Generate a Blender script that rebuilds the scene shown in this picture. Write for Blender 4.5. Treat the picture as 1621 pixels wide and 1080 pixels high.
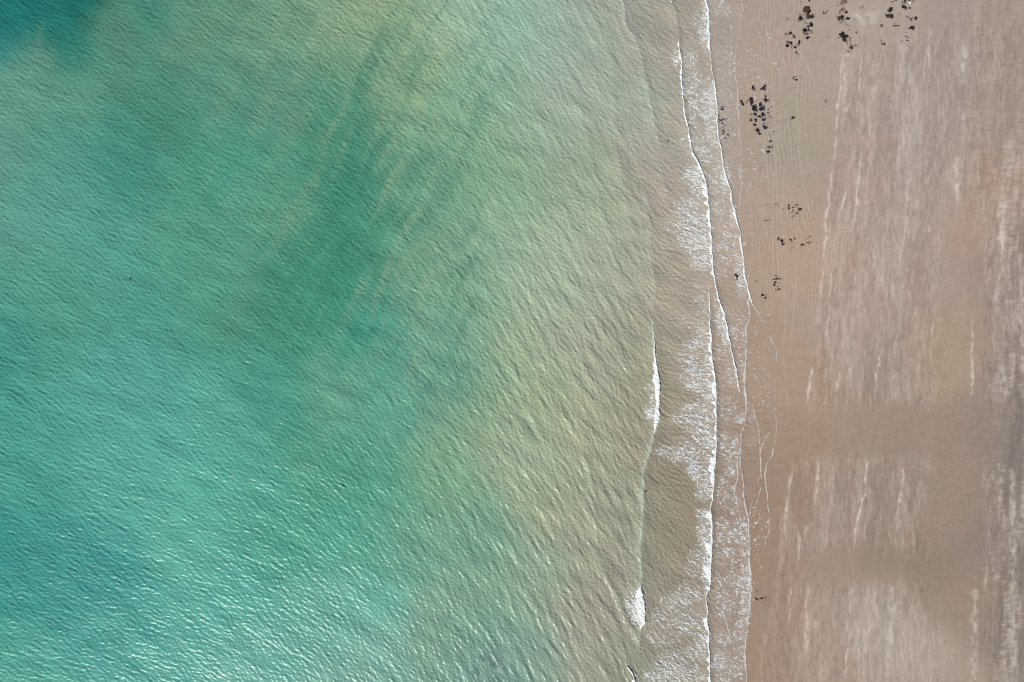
import bpy, math, random
import numpy as np
from mathutils import Vector

# ------------------------------------------------------------------ camera, sky, sun, exposure
for o in list(bpy.data.objects): bpy.data.objects.remove(o)
scene = bpy.context.scene
C = scene.collection
M = 0.1                      # metres of ground for one unit of the survey drawing (162 m x 108 m in view)
CAM_H = 108.0
cam_d = bpy.data.cameras.new('camera'); cam = bpy.data.objects.new('camera', cam_d); C.objects.link(cam)
cam.location = (0, 0, CAM_H); cam.rotation_euler = (0, 0, 0)
cam_d.sensor_width = 36; cam_d.lens = 36 * CAM_H / 162.1
cam_d.clip_start = 1; cam_d.clip_end = 20000
scene.camera = cam

SUN_EL, SUN_DIR = math.radians(35.5), (-0.56, -0.828)      # direction on the ground towards the sun
w = bpy.data.worlds.new("World"); scene.world = w; w.use_nodes = True
nt = w.node_tree
sky = nt.nodes.new('ShaderNodeTexSky'); sky.sky_type = 'NISHITA'; sky.sun_disc = False
sky.sun_elevation = SUN_EL; sky.sun_rotation = math.atan2(SUN_DIR[0], SUN_DIR[1])
nt.links.new(sky.outputs[0], nt.nodes['Background'].inputs[0]); nt.nodes['Background'].inputs[1].default_value = 0.10
sl = bpy.data.lights.new('sun', 'SUN'); sun = bpy.data.objects.new('sun', sl); C.objects.link(sun)
sl.energy = 4.8; sl.angle = math.radians(0.53); sl.color = (1.0, 0.95, 0.88)
sd = Vector((SUN_DIR[0] * math.cos(SUN_EL), SUN_DIR[1] * math.cos(SUN_EL), math.sin(SUN_EL)))
sun.rotation_euler = sd.to_track_quat('Z', 'Y').to_euler(); sun.location = (-60, -100, 150)
scene.view_settings.view_transform = 'Standard'; scene.view_settings.look = 'None'
scene.cycles.filter_width = 1.15
scene.view_settings.exposure = 0.0; scene.view_settings.gamma = 1.0
GAIN = (1.13, 1.11, 1.14)     # light reaching a white level surface
GAIN_S = (1.13, 1.15, 1.24)

# ------------------------------------------------------------------ helpers
rng = np.random.RandomState(7); random.seed(7)
def X(px): return (np.asarray(px, float) - 810.5) * M
def Y(py): return (540.0 - np.asarray(py, float)) * M
def PX(x): return np.asarray(x) / M + 810.5
def PY(y): return 540.0 - np.asarray(y) / M
def sm(a, b, x): t = np.clip((x - a) / (b - a), 0, 1); return t * t * (3 - 2 * t)
_lat = {}
def vn(u, v, seed=0):
    """value noise, 0..1"""
    if seed not in _lat: _lat[seed] = np.random.RandomState(1000 + seed).rand(256, 256).astype(np.float32)
    L = _lat[seed]
    iu = np.floor(u).astype(np.int32); iv = np.floor(v).astype(np.int32)
    fu = (u - iu).astype(np.float32); fv = (v - iv).astype(np.float32)
    fu = fu * fu * (3 - 2 * fu); fv = fv * fv * (3 - 2 * fv)
    a = L[iv & 255, iu & 255]; b = L[iv & 255, (iu + 1) & 255]
    c = L[(iv + 1) & 255, iu & 255]; d = L[(iv + 1) & 255, (iu + 1) & 255]
    return (a * (1 - fu) + b * fu) * (1 - fv) + (c * (1 - fu) + d * fu) * fv
def fbm(u, v, seed=0, n=4, g=0.5):
    s = 0; a = 1; t = 0
    for i in range(n):
        s = s + a * vn(u * 2 ** i + 17.3 * i, v * 2 ** i + 5.1 * i, seed + i); t += a; a *= g
    return s / t
def lin(c):
    c = np.asarray(c, float) / 255
    return np.where(c <= 0.04045, c / 12.92, ((c + 0.055) / 1.055) ** 2.4)
def flatten(a, b, f): return a + (b - a) * f[..., None]

def mesh_grid(name, xs, ys, Z, attrs, mat):
    nx, ny = len(xs), len(ys)
    XX, YY = np.meshgrid(xs, ys)
    co = np.stack([XX, YY, Z], -1).reshape(-1, 3).astype(np.float32)
    i = np.arange((ny - 1) * (nx - 1)); r, c = i // (nx - 1), i % (nx - 1)
    v0 = r * nx + c
    q = np.stack([v0, v0 + 1, v0 + nx + 1, v0 + nx], -1).astype(np.int32)
    me = bpy.data.meshes.new(name)
    me.vertices.add(len(co)); me.vertices.foreach_set('co', co.ravel())
    me.loops.add(q.size); me.loops.foreach_set('vertex_index', q.ravel())
    me.polygons.add(len(q)); me.polygons.foreach_set('loop_start', (np.arange(len(q)) * 4).astype(np.int32))
    me.polygons.foreach_set('use_smooth', np.ones(len(q), bool))
    me.update(calc_edges=True)
    for k, a in attrs.items():
        if a.ndim == 3:
            at = me.attributes.new(k, 'FLOAT_COLOR', 'POINT')
            at.data.foreach_set('color', np.concatenate([a.reshape(-1, 3), np.ones((a.shape[0] * a.shape[1], 1))], 1).astype(np.float32).ravel())
        else:
            at = me.attributes.new(k, 'FLOAT', 'POINT'); at.data.foreach_set('value', a.astype(np.float32).ravel())
    me.materials.append(mat)
    o = bpy.data.objects.new(name, me); C.objects.link(o); return o
def mesh_tris(name, V, T, mat, smooth=False):
    me = bpy.data.meshes.new(name)
    me.vertices.add(len(V)); me.vertices.foreach_set('co', np.asarray(V, np.float32).ravel())
    T = np.asarray(T, np.int32)
    me.loops.add(T.size); me.loops.foreach_set('vertex_index', T.ravel())
    k = T.shape[1]
    me.polygons.add(len(T)); me.polygons.foreach_set('loop_start', (np.arange(len(T)) * k).astype(np.int32))
    me.polygons.foreach_set('use_smooth', np.full(len(T), smooth))
    me.update(calc_edges=True); me.materials.append(mat)
    o = bpy.data.objects.new(name, me); C.objects.link(o); return o
def tag(o, label=None, cat=None, group=None, kind=None):
    if label: o['label'] = label
    if cat: o['category'] = cat
    if group: o['group'] = group
    if kind: o['kind'] = kind

# ------------------------------------------------------------------ materials
def new_mat(name):
    m = bpy.data.materials.new(name); m.use_nodes = True
    n = m.node_tree; return m, n, n.nodes['Principled BSDF']
def node(n, t, **k):
    x = n.nodes.new(t)
    for a, b in k.items():
        if a.startswith('i_'): x.inputs[a[2:].replace('_', ' ')].default_value = b
        else: setattr(x, a, b)
    return x
def mul(n, a, b, f=1.0):
    x = node(n, 'ShaderNodeMix', data_type='RGBA', blend_type='MULTIPLY'); x.inputs[0].default_value = f
    n.links.new(a, x.inputs[6]); n.links.new(b, x.inputs[7]); return x.outputs[2]
def ramp(n, src, p0, c0, p1, c1):
    r = node(n, 'ShaderNodeValToRGB'); e = r.color_ramp.elements
    e[0].position = p0; e[0].color = (*c0, 1); e[1].position = p1; e[1].color = (*c1, 1)
    n.links.new(src, r.inputs[0]); return r.outputs[0]

mw, n, b = new_mat('sea water')
at = node(n, 'ShaderNodeAttribute', attribute_name='tint')
tc = node(n, 'ShaderNodeTexCoord')
mp = node(n, 'ShaderNodeMapping'); mp.inputs['Rotation'].default_value = (0, 0, math.radians(40)); mp.inputs['Scale'].default_value = (0.55, 1.5, 1)
n.links.new(tc.outputs['Object'], mp.inputs[0])
n1 = node(n, 'ShaderNodeTexNoise', i_Scale=1.7, i_Detail=3.0, i_Roughness=0.6); n.links.new(mp.outputs[0], n1.inputs[0])
n2 = node(n, 'ShaderNodeTexNoise', i_Scale=3.6, i_Detail=2.0); n.links.new(tc.outputs['Object'], n2.inputs[0])
col = mul(n, at.outputs['Color'], ramp(n, n2.outputs['Fac'], 0.3, (0.88, 0.88, 0.88), 0.7, (1.12, 1.12, 1.12)))
n.links.new(col, b.inputs['Base Color'])
b.inputs['Roughness'].default_value = 0.29; b.inputs['Specular IOR Level'].default_value = 0.22; b.inputs['IOR'].default_value = 1.333
bp = node(n, 'ShaderNodeBump', i_Strength=1.0, i_Distance=0.05); n.links.new(n1.outputs['Fac'], bp.inputs['Height'])
at2 = node(n, 'ShaderNodeAttribute', attribute_name='chop'); n.links.new(at2.outputs['Fac'], bp.inputs['Strength'])
n.links.new(bp.outputs[0], b.inputs['Normal'])

ms, n, b = new_mat('beach sand')
at = node(n, 'ShaderNodeAttribute', attribute_name='tint'); tc = node(n, 'ShaderNodeTexCoord')
n2 = node(n, 'ShaderNodeTexNoise', i_Scale=5.0, i_Detail=4.0, i_Roughness=0.7); n.links.new(tc.outputs['Object'], n2.inputs[0])
col = mul(n, at.outputs['Color'], ramp(n, n2.outputs['Fac'], 0.3, (0.87, 0.87, 0.87), 0.7, (1.13, 1.13, 1.13)))
n.links.new(col, b.inputs['Base Color'])
atw = node(n, 'ShaderNodeAttribute', attribute_name='wet')
mr = node(n, 'ShaderNodeMapRange'); n.links.new(atw.outputs['Fac'], mr.inputs[0]); mr.inputs[3].default_value = 0.9; mr.inputs[4].default_value = 0.42
n.links.new(mr.outputs[0], b.inputs['Roughness']); b.inputs['IOR'].default_value = 1.33
n3 = node(n, 'ShaderNodeTexNoise', i_Scale=2.2, i_Detail=5.0, i_Roughness=0.65); n.links.new(tc.outputs['Object'], n3.inputs[0])
bp = node(n, 'ShaderNodeBump', i_Strength=0.5, i_Distance=0.03); n.links.new(n3.outputs['Fac'], bp.inputs['Height'])
n.links.new(bp.outputs[0], b.inputs['Normal'])

mf, n, b = new_mat('white foam')
b.inputs['Base Color'].default_value = (0.70, 0.71, 0.70, 1); b.inputs['Roughness'].default_value = 0.9
tc = node(n, 'ShaderNodeTexCoord'); n3 = node(n, 'ShaderNodeTexNoise', i_Scale=6.0, i_Detail=3.0); n.links.new(tc.outputs['Object'], n3.inputs[0])
bp = node(n, 'ShaderNodeBump', i_Strength=0.8, i_Distance=0.06); n.links.new(n3.outputs['Fac'], bp.inputs['Height']); n.links.new(bp.outputs[0], b.inputs['Normal'])
ml, n, b = new_mat('lacy foam')
b.inputs['Base Color'].default_value = (0.74, 0.75, 0.73, 1); b.inputs['Roughness'].default_value = 0.9; b.inputs['Alpha'].default_value = 0.62
mt, n, b = new_mat('thin foam'); b.inputs['Alpha'].default_value = 0.75
b.inputs['Base Color'].default_value = (0.62, 0.60, 0.56, 1); b.inputs['Roughness'].default_value = 0.7

def weed_mat(name, c0, c1, sc=3.0):
    m, n, b = new_mat(name); tc = node(n, 'ShaderNodeTexCoord')
    n3 = node(n, 'ShaderNodeTexNoise', i_Scale=sc, i_Detail=3.0); n.links.new(tc.outputs['Object'], n3.inputs[0])
    n.links.new(ramp(n, n3.outputs['Fac'], 0.35, c0, 0.65, c1), b.inputs['Base Color']); b.inputs['Roughness'].default_value = 0.55; b.inputs['Specular IOR Level'].default_value = 0.25
    return m
WEED = {'dark': weed_mat('dark seaweed', (0.008, 0.006, 0.007), (0.022, 0.014, 0.014)),
        'violet': weed_mat('violet black seaweed', (0.012, 0.010, 0.026), (0.032, 0.028, 0.075)),
        'brown': weed_mat('brown seaweed', (0.035, 0.018, 0.010), (0.11, 0.06, 0.035)),
        'tan': weed_mat('tan seaweed', (0.15, 0.09, 0.06), (0.32, 0.22, 0.16)),
        'faded': weed_mat('faded seaweed', (0.10, 0.075, 0.06), (0.20, 0.15, 0.125)),
        'shell': weed_mat('pale shell', (0.75, 0.72, 0.66), (0.85, 0.83, 0.78))}

# ------------------------------------------------------------------ colours surveyed over the bay, sky reflection included in the water (x, y, r, g, b)
WC = """20 30 30 116 110|70 60 35 118 108|0 80 42 130 126|140 10 24 108 98|60 85 100 152 132|170 40 86 140 118|250 15 74 138 120|330 40 98 148 122|450 50 112 156 128|530 30 132 162 130|95 60 30 118 106|110 90 60 132 116|40 50 30 120 112
0 150 98 154 134|0 250 96 153 136|100 150 95 152 130|100 230 86 152 136|60 330 92 159 143|200 130 85 143 122|200 230 72 145 128|250 180 76 140 118|350 150 90 148 124|350 250 82 153 130|450 150 95 148 124|450 300 92 155 128|530 300 72 140 114|530 200 88 148 120
560 120 88 146 118|600 60 146 166 130|560 200 74 142 116|560 280 68 138 112|640 150 136 162 125|620 100 100 150 124|700 50 148 172 138|740 30 150 180 156|800 50 146 180 158|780 120 136 172 144|850 70 150 176 156|900 80 155 172 153|960 60 158 170 152|1000 30 163 156 141|1040 40 168 152 136|1060 80 170 152 138
700 200 122 166 136|780 250 130 164 130|850 200 150 172 148|900 150 158 170 152|950 150 163 170 151|1000 150 164 166 147|1030 250 168 157 140|1060 300 176 155 140|900 280 146 165 140|950 300 160 168 142|800 330 140 172 140|700 300 108 156 125|650 250 100 153 124|680 340 110 158 130
560 380 68 140 114|560 430 70 144 122|560 500 72 150 130|560 600 82 156 134|600 380 84 148 118|660 430 110 158 129|745 410 118 160 130|700 500 108 163 134|720 450 124 164 128|800 400 150 176 143|850 450 157 177 144|900 380 159 176 144|950 420 163 170 144|1000 400 164 166 142|1040 420 171 155 135|1060 420 176 154 135
800 550 150 172 134|850 620 150 168 130|900 550 159 170 137|950 550 160 166 137|1000 550 160 155 130|1060 560 169 148 130|700 600 98 156 130|760 650 130 163 125|820 700 150 170 134|900 680 160 170 132|960 680 159 160 130|1020 640 159 149 123|1060 680 160 140 120|730 560 104 155 125|600 680 98 162 138
560 750 80 156 133|560 850 84 164 144|560 950 112 174 160|560 1060 122 172 160|620 780 92 160 132|650 850 110 162 138|700 760 125 167 130|750 850 115 158 130|760 960 126 160 136|740 1040 124 160 138|770 1050 117 152 140|790 1075 117 150 138|850 740 151 168 132|900 800 154 163 128|850 900 140 162 134|850 1050 136 160 138|950 850 158 157 128|950 950 157 154 128|950 1050 154 156 130|1000 800 154 154 128|1000 900 154 147 125|1050 780 150 130 109|1080 850 150 132 111|1060 1000 158 140 122|1000 1070 148 145 119
0 380 98 157 142|0 450 78 150 138|0 520 64 146 138|0 700 68 153 145|60 460 84 155 141|100 500 77 150 138|150 420 86 158 141|200 600 85 163 149|250 500 80 154 138|300 450 86 158 135|350 420 90 156 130|400 500 80 145 121|450 460 72 144 120|500 500 70 144 118|420 600 76 154 135|350 650 90 168 150|450 650 76 152 132|530 620 106 162 134|520 430 68 140 114|250 700 86 168 153|100 700 76 158 150
0 760 76 158 150|0 850 50 144 140|30 900 56 146 142|0 950 58 152 145|0 1050 78 163 153|60 760 62 150 141|150 740 90 172 156|100 870 62 148 144|150 900 64 153 144|200 800 86 170 154|300 750 90 175 156|300 850 93 176 157|400 780 86 168 149|430 850 82 160 140|520 740 90 159 131|500 850 90 168 144|350 950 92 174 158|200 1000 76 162 149|500 1000 104 172 157|400 1050 108 176 162|250 1060 94 172 158
1100 60 172 154 139|1100 200 174 156 141|1100 330 177 156 140|1090 480 173 152 133|1100 620 167 144 126|1100 760 158 136 115|1090 900 158 138 118|1100 1050 162 142 124"""
SC = """1150 60 176 159 144|1200 100 179 161 147|1250 170 168 161 144|1240 225 164 158 142|1280 200 171 159 143|1300 120 176 160 147|1220 60 177 162 149|1300 40 174 160 147|1350 50 177 164 152|1400 100 174 158 148|1450 150 165 152 145|1500 100 165 152 145|1600 60 164 149 137|1600 150 167 150 138|1180 200 178 160 145
1200 300 177 160 145|1200 400 180 158 139|1280 400 181 158 140|1350 300 174 154 142|1400 350 174 157 145|1450 300 167 152 143|1550 350 171 148 133|1600 400 155 138 128|1450 450 168 150 139|1350 500 174 154 142|1500 560 171 150 129|1400 580 165 148 138|1600 560 150 134 126|1150 400 177 156 139
1150 560 171 148 129|1220 600 177 151 130|1260 640 176 147 127|1280 700 169 140 118|1150 700 164 142 121|1150 820 160 136 116|1150 950 164 142 125|1205 770 162 134 113|1250 760 168 140 122|1350 650 164 141 121|1400 700 160 138 118|1500 700 160 138 120|1560 650 158 138 122|1600 680 132 119 113|1615 640 128 117 112
1350 780 164 142 127|1420 770 163 145 132|1480 800 160 138 118|1400 890 150 129 110|1450 905 149 128 108|1520 950 157 135 115|1400 960 172 153 137|1450 1050 178 158 141|1500 1060 171 151 132|1560 850 146 128 115|1610 850 141 126 118|1600 1000 146 130 118|1250 950 171 142 122|1250 1050 174 148 130|1300 900 164 141 124|1203 900 166 136 115|1200 1050 166 138 117|1230 850 168 140 121"""
def parse(s): return np.array([[float(t) for t in e.split()] for e in s.replace('\n', '|').split('|')])
WCP = parse(WC); SCP = parse(SC)
WCP[WCP[:, 0] >= 1000] += (0, 0, -6, 1, 2); k_ = sm(420, 700, WCP[:, 0]); WCP[:, 2] += 4 * k_; WCP[:, 3] += 4 * k_; WCP[:, 4] += 4 * k_
k_ = sm(640, 800, WCP[:, 0]) * (1 - sm(980, 1010, WCP[:, 0])) * sm(300, 460, WCP[:, 1]); WCP[:, 2] += 4 * k_; WCP[:, 4] += 7 * k_
m_ = (WCP[:, 0] <= 110) & (WCP[:, 1] > 440); WCP[m_, 2] += 5; WCP[m_, 3] += 4; WCP[m_, 4] -= 3
k_ = sm(440, 640, WCP[:, 0]) * (1 - sm(820, 940, WCP[:, 0])) * sm(780, 960, WCP[:, 1]); WCP[:, 4] -= 4 * k_; WCP[:, 3] += 3 * k_; WCP[:, 2] -= 2 * k_
m_ = WCP[:, 2:].mean(1, keepdims=True); WCP[:, 2:] = m_ + .94 * (WCP[:, 2:] - m_)
SCP[:, 2:] = .74 * SCP[:, 2:] + .26 * np.array([169, 150, 136.]); SCP[:, 2:] *= (1 - .025 * sm(550, 750, SCP[:, 1]))[:, None]; SCP[:, 2] += 2; SCP[:, 4] += 2 + 1 * sm(500, 700, SCP[:, 1])
SCP[:, 2] -= 2 + 3 * sm(500, 700, SCP[:, 1]) * sm(1190, 1240, SCP[:, 0]); ALL = np.concatenate([WCP, SCP])
gx = np.arange(-120, 1741, 10.0); gy = np.arange(-120, 1201, 10.0)
GX, GY = np.meshgrid(gx, gy)
num = 0; den = 0
for p in ALL:
    dd_ = (GX - p[0]) ** 2 + (GY - p[1]) ** 2
    ww = np.exp(-dd_ / (2 * (20.0 if p[0] < 300 and p[1] < 135 else 38.0 if p[0] < 1190 else 32.0) ** 2)) + 2e-2 / (1 + dd_ / 60.0 ** 2) ** 2.5
    num = num + ww[..., None] * lin(p[2:5]); den = den + ww
COL = num / den[..., None]
def bil(G, px, py, x0, y0, st):
    u = np.clip((px - x0) / st, 0, G.shape[1] - 1.001); v = np.clip((py - y0) / st, 0, G.shape[0] - 1.001)
    i = u.astype(int); j = v.astype(int); fu = u - i; fv = v - j
    if G.ndim == 3: fu = fu[..., None]; fv = fv[..., None]
    return (G[j, i] * (1 - fu) + G[j, i + 1] * fu) * (1 - fv) + (G[j + 1, i] * (1 - fu) + G[j + 1, i + 1] * fu) * fv
def base_col(px, py, warp=7):
    wx = (fbm(px / 45, py / 60, 30, 3) - .5) * 2 * warp * 2; wy = (fbm(px / 45, py / 60, 40, 3) - .5) * 2 * warp * 2
    return bil(COL, px + wx, py + wy, -120, -120, 10.0)

# ------------------------------------------------------------------ shore lines (surveyed polylines)
def L(s): a = np.array([float(t) for t in s.split()]).reshape(-1, 2); return a
LINES = {
 'A':  L("984 -40 985 0 990 40 1005 60 1015 95 1024 140 1033 185 1038 212 1046 240"),
 'A3': L('1020 290 1024 320 1026 347 1028 380 1033 430 1036 465 1030 500'),
 'A4': L('918 660 930 715 937 787 941 830 945 870 958 906 973 933 984 975'),
 'A5': L('950 20 960 60 967 100 972 187 975 235 986 300 1002 370'),
 'A6': L('905 120 925 200 938 270 955 340 975 420 992 480'),
 'A7': L('860 800 885 860 905 920 925 990 940 1060'),
 'A2': L("1040 250 1048 280 1056 310 1059 335"),
 'B':  L("1024 497 1033 509 1035.5 547 1038 573 1041 587 1043 604 1042.6 635 1042.6 664 1038 677 1034 689 1028 715 1018 745 1017 787 1016.7 820 1014 853 1012 887 1015.5 909 1013 925 1017 940 1020 960 1021 985 1014 993 1012 1013 1009 1029"),
 'B2': L("985 1030 993 1053 1000 1064 1004 1075 1006 1090 1010 1120"),
 'C':  L("1056 -40 1061 0 1068 18 1073 44 1075 67 1075 80 1078 93 1079 111 1079 133 1081 156 1084.5 184 1089 204 1092 222 1095 240 1104 255.5 1112 273 1117 291 1120 307 1122 329 1124.5 355.5 1125.5 378 1127 404 1129 429 1133 455.5 1136.7 471 1140 480 1144 489 1150 513 1153 535.5 1159 562 1164.5 584 1168 609 1171.5 622 1172 633"),
 'C2': L("1122 460 1123 480 1124 493 1122.7 509 1125.5 531 1125.5 558 1129 580 1132 602 1134 624 1133 658 1133 691 1133 727 1130 742 1130 764 1128 787 1124 805 1127 815.5 1127 853 1125.5 875.5 1125 909 1123 933 1117 942 1117 951 1119.5 964 1119 982 1122 1000 1121 1022 1123 1040 1124 1080 1125 1120"),
 'D':  L("1114 -40 1117 0 1121 13 1122.7 38 1123 67 1124.5 93 1128 118 1132 140 1134.5 167 1135.5 195.5 1137 218 1142 240 1144.5 262 1150 284 1157 302 1159 322 1163 333 1166 351 1171 364.5 1173 384.5 1176 409 1179 435.5 1184.5 458 1190 480"),
 'D2': L("1190 480 1197 489 1204.5 502 1212 520 1220 535.5 1229 555.5 1229.5 569 1226.7 595.5 1226 620 1227 655.5 1230 669 1228 691 1223 720 1215.5 731 1211 749 1214 778 1216.7 809 1218 844 1212 853"),
 'E':  L("1184 462 1186 480 1187 493 1186.7 507 1182 518 1182 547 1181 580 1179 609 1182.7 631 1181 649 1179 671 1173 689 1172 720 1172 738 1176.7 764 1179 793 1184.5 815.5 1186 835.5 1186 860 1186.7 887 1189 909 1189 933 1188 955.5 1184.5 982 1182 1002 1180 1029 1181 1051 1181.5 1080 1183 1120"),
 'E3': L("1183 635 1188 642 1194.5 655.5 1199 671 1202 689 1203 720 1204.5 738 1203 753 1198 775.5 1189 800 1187 815.5"),
 'E4': L("1168 722 1168 753 1163 780 1168 802 1173 822 1179 838 1184 850"),
 'E5': L("1218 684 1206.7 702 1204 715 1205 745 1205.5 771 1195.5 800"),
 'E6': L("1187 846 1194 856 1199 868"),
 'F':  L("1172 -40 1174 0 1176.7 13 1172 33 1165.5 78 1162 100 1164.5 122 1168 140 1168 167 1170 189 1171 213 1172.7 240 1173 284 1172 307 1170 340 1171 362"),
 'F2': L("1141 7 1150 22 1159 44 1159 67 1155.5 100 1153 128 1158 150 1165 163"),
 'F3': L("1153 240 1166.7 267 1173 284 1189 309 1207 344 1215.5 373 1222 409"),
 'F4': L("1173 351 1177 384 1180 418"),
 'F5': L("1171 165 1162 178 1152 186 1146 192"),
 'G':  L("1193 0 1205 20 1215.5 44 1228 66 1235.5 84 1241 100"),
 'G2': L("1262 76 1271 93 1278 108 1284 122 1291 145 1295.5 164"),
 'E7': L("1142 965 1150 985 1155 1005 1160 1022 1168 1030 1172 1045 1176 1060"),
 'C3': L("1117 62 1121 100 1124 113"),
}
EDGE = L("1176 -300 1176 13 1172 33 1165 78 1163 100 1168 150 1171 240 1173 300 1174 364 1179 435 1187 470 1188 500 1184 518 1183 600 1184 636 1199 671 1203 700 1204 738 1198 775 1189 800 1187 850 1188 900 1190 930 1186 980 1182 1010 1182 1500")
def lx(key, py):
    a = LINES[key] if isinstance(key, str) else key
    o = np.argsort(a[:, 1], kind='stable'); return np.interp(py, a[o, 1], a[o, 0])
def lmask(key, py, f=6.0):
    a = LINES[key]; return sm(a[:, 1].min() - f * .2, a[:, 1].min() + f, py) * (1 - sm(a[:, 1].max() - f, a[:, 1].max() + f * .2, py))
def edge_px(py): return np.interp(py, EDGE[:, 1], EDGE[:, 0])
def sand_z(px, py):
    d = (px - edge_px(py)) * M
    z = np.where(d > 0, 0.012 * d, 0.03 * d)
    return np.clip(z, -6, 2.0)

# ------------------------------------------------------------------ where foam lies
ST = 0.6
fgx = np.arange(975, 1250, ST); fgy = np.arange(-60, 1140, ST); FX, FY = np.meshgrid(fgx, fgy)
def uniform(a):
    hs, ed = np.histogram(a, 400); cdf = np.cumsum(hs) / hs.sum(); return np.interp(a, ed[1:], cdf)
wxp = 7 * (fbm(FX / 12, FY / 10, 400, 2) - .5); wyp = 6 * (fbm(FX / 11, FY / 9, 404, 2) - .5)
slant = FY + 0.25 * (FX - 1100) * np.sin(FY / 90.0)
r1 = 1 - np.abs(2 * vn((FX + wxp) / 5.2, (slant + wyp) / 2.6, 410) - 1)
r2 = vn((FX + wxp) / 2.3, (slant + wyp) / 1.6, 411)
r3 = 1 - np.abs(2 * vn((FX + wxp) / 10.0, (slant + wyp * 2) / 5.0, 412) - 1)
lace = uniform(np.where(FX < edge_px(FY) + 4, 0.40 * r1 + 0.40 * r2 + 0.20 * r3, .3 * r1 + .7 * r2))
D = np.zeros_like(FX)
def blob(cx, cy, rx, ry, d, rot=0, hard=2):
    global D
    a = math.radians(rot); u = (FX - cx) * math.cos(a) + (FY - cy) * math.sin(a); v = -(FX - cx) * math.sin(a) + (FY - cy) * math.cos(a)
    q = (u / rx) ** 2 + (v / ry) ** 2
    D = np.maximum(D, d * np.exp(-q ** hard)) if d > 0 else D * (1 + d * np.exp(-q ** hard))
# (centre x, centre y, half width, half height, cover, turn)
for t in [(1116, 40, 9, 36, .52), (1112, 32, 16, 22, .22), (1092, 100, 14, 34, .27), (1098, 130, 18, 28, .27), (1090, 145, 12, 12, .34), (1122, 168, 13, 40, .62), (1112, 165, 22, 22, .45, 25), (1126, 205, 10, 30, .45), (1100, 180, 16, 20, .25), (1105, 215, 18, 20, .26), (1082, 225, 14, 10, .10), (1140, 12, 18, 14, .2), (1115, 245, 20, 20, .34), (1135, 250, 9, 26, .28),
          (1100, 282, 17, 22, .5), (1108, 300, 14, 14, .45), (1093, 330, 27, 22, .32), (1098, 360, 34, 30, .48), (1105, 385, 26, 26, .56), (1112, 410, 20, 20, .58, 40), (1062, 355, 12, 14, .17), (1078, 375, 12, 12, .25), (1140, 290, 20, 24, .25), (1148, 285, 9, 28, .45), (1140, 330, 20, 22, .2), (1160, 345, 7, 22, .42), (1155, 375, 20, 26, .30, -30), (1150, 395, 22, 24, .30), (1170, 415, 10, 30, .34), (1175, 448, 10, 26, .36), (1140, 425, 16, 20, .12), (1112, 455, 14, 30, .14), (1115, 480, 22, 18, .2),
          (1100, 505, 28, 16, .17), (1113, 535, 16, 20, .38), (1104, 548, 24, 18, .36, -25), (1093, 565, 22, 14, .40), (1105, 585, 26, 22, .46), (1108, 608, 26, 18, .52), (1118, 628, 20, 16, .55, 35), (1122, 590, 11, 60, .52), (1105, 648, 24, 14, .46), (1092, 660, 28, 14, .44), (1108, 680, 28, 20, .44, 35), (1118, 700, 20, 26, .5), (1122, 660, 12, 40, .38), (1100, 700, 24, 18, .36), (1090, 722, 42, 14, .40, 8), (1060, 716, 28, 9, .34, 10), (1105, 745, 24, 16, .46, 35), (1116, 772, 14, 26, .5, 10), (1108, 728, 20, 12, .44),
          (1113, 812, 12, 12, .5), (1116, 840, 12, 26, .6), (1119, 870, 9, 34, .66), (1105, 885, 16, 20, .3), (1100, 905, 18, 16, .2), (1118, 905, 8, 34, .62), (1090, 930, 22, 14, .24, -20), (1078, 950, 34, 18, .33, -25), (1068, 975, 40, 22, .33), (1095, 985, 26, 20, .36), (1112, 1010, 14, 24, .5), (1050, 1010, 30, 16, .2), (1105, 1035, 22, 14, .4), (1070, 1045, 32, 16, .38), (1062, 1068, 40, 20, .48), (1095, 1070, 22, 18, .4), (1042, 1095, 40, 30, .42), (1100, 1110, 30, 30, .4),
          (1142, 505, 9, 22, .5), (1148, 530, 6, 18, .5), (1160, 520, 24, 34, .16), (1150, 580, 24, 40, .14), (1172, 560, 12, 60, .14), (1170, 662, 10, 9, .44), (1150, 650, 20, 26, .16), (1145, 700, 16, 22, .28), (1160, 720, 14, 34, .34), (1158, 745, 12, 14, .34), (1145, 780, 20, 30, .20), (1165, 800, 10, 20, .2), (1145, 845, 22, 24, .27), (1170, 840, 18, 22, .28), (1178, 870, 10, 36, .4), (1150, 880, 26, 18, .25), (1165, 920, 26, 24, .27), (1181, 930, 10, 40, .44), (1140, 930, 22, 26, .22), (1178, 975, 10, 34, .36), (1150, 965, 18, 20, .22), (1145, 1010, 14, 16, .36), (1172, 1010, 12, 30, .3), (1140, 1045, 20, 20, .38), (1165, 1060, 18, 26, .26), (1145, 1080, 20, 18, .34), (1155, 1110, 30, 30, .3),
          (1205, 560, 26, 70, .07), (1205, 640, 24, 50, .09), (1200, 600, 14, 30, .10), (1200, 700, 18, 16, .09), (1204, 845, 16, 30, .12), (1195, 820, 10, 22, .13), (1200, 120, 34, 90, .07), (1212, 60, 14, 22, .10), (1195, 265, 22, 36, .07), (1150, 110, 16, 60, .08), (1155, 190, 14, 50, .06), (1195, 350, 18, 60, .035), (1200, 880, 10, 30, .06),
          (1003, 960, 17, 24, .55), (1010, 965, 14, 28, .70), (1030, 614, 9, 6, .5), (1029, 655, 9, 13, .55), (1034, 640, 7, 30, .4), (1006, 1013, 8, 5, .35), (1070, 95, 5, 16, .3), (1068, 88, 8, 14, .13)]:
    blob(*t)
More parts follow.
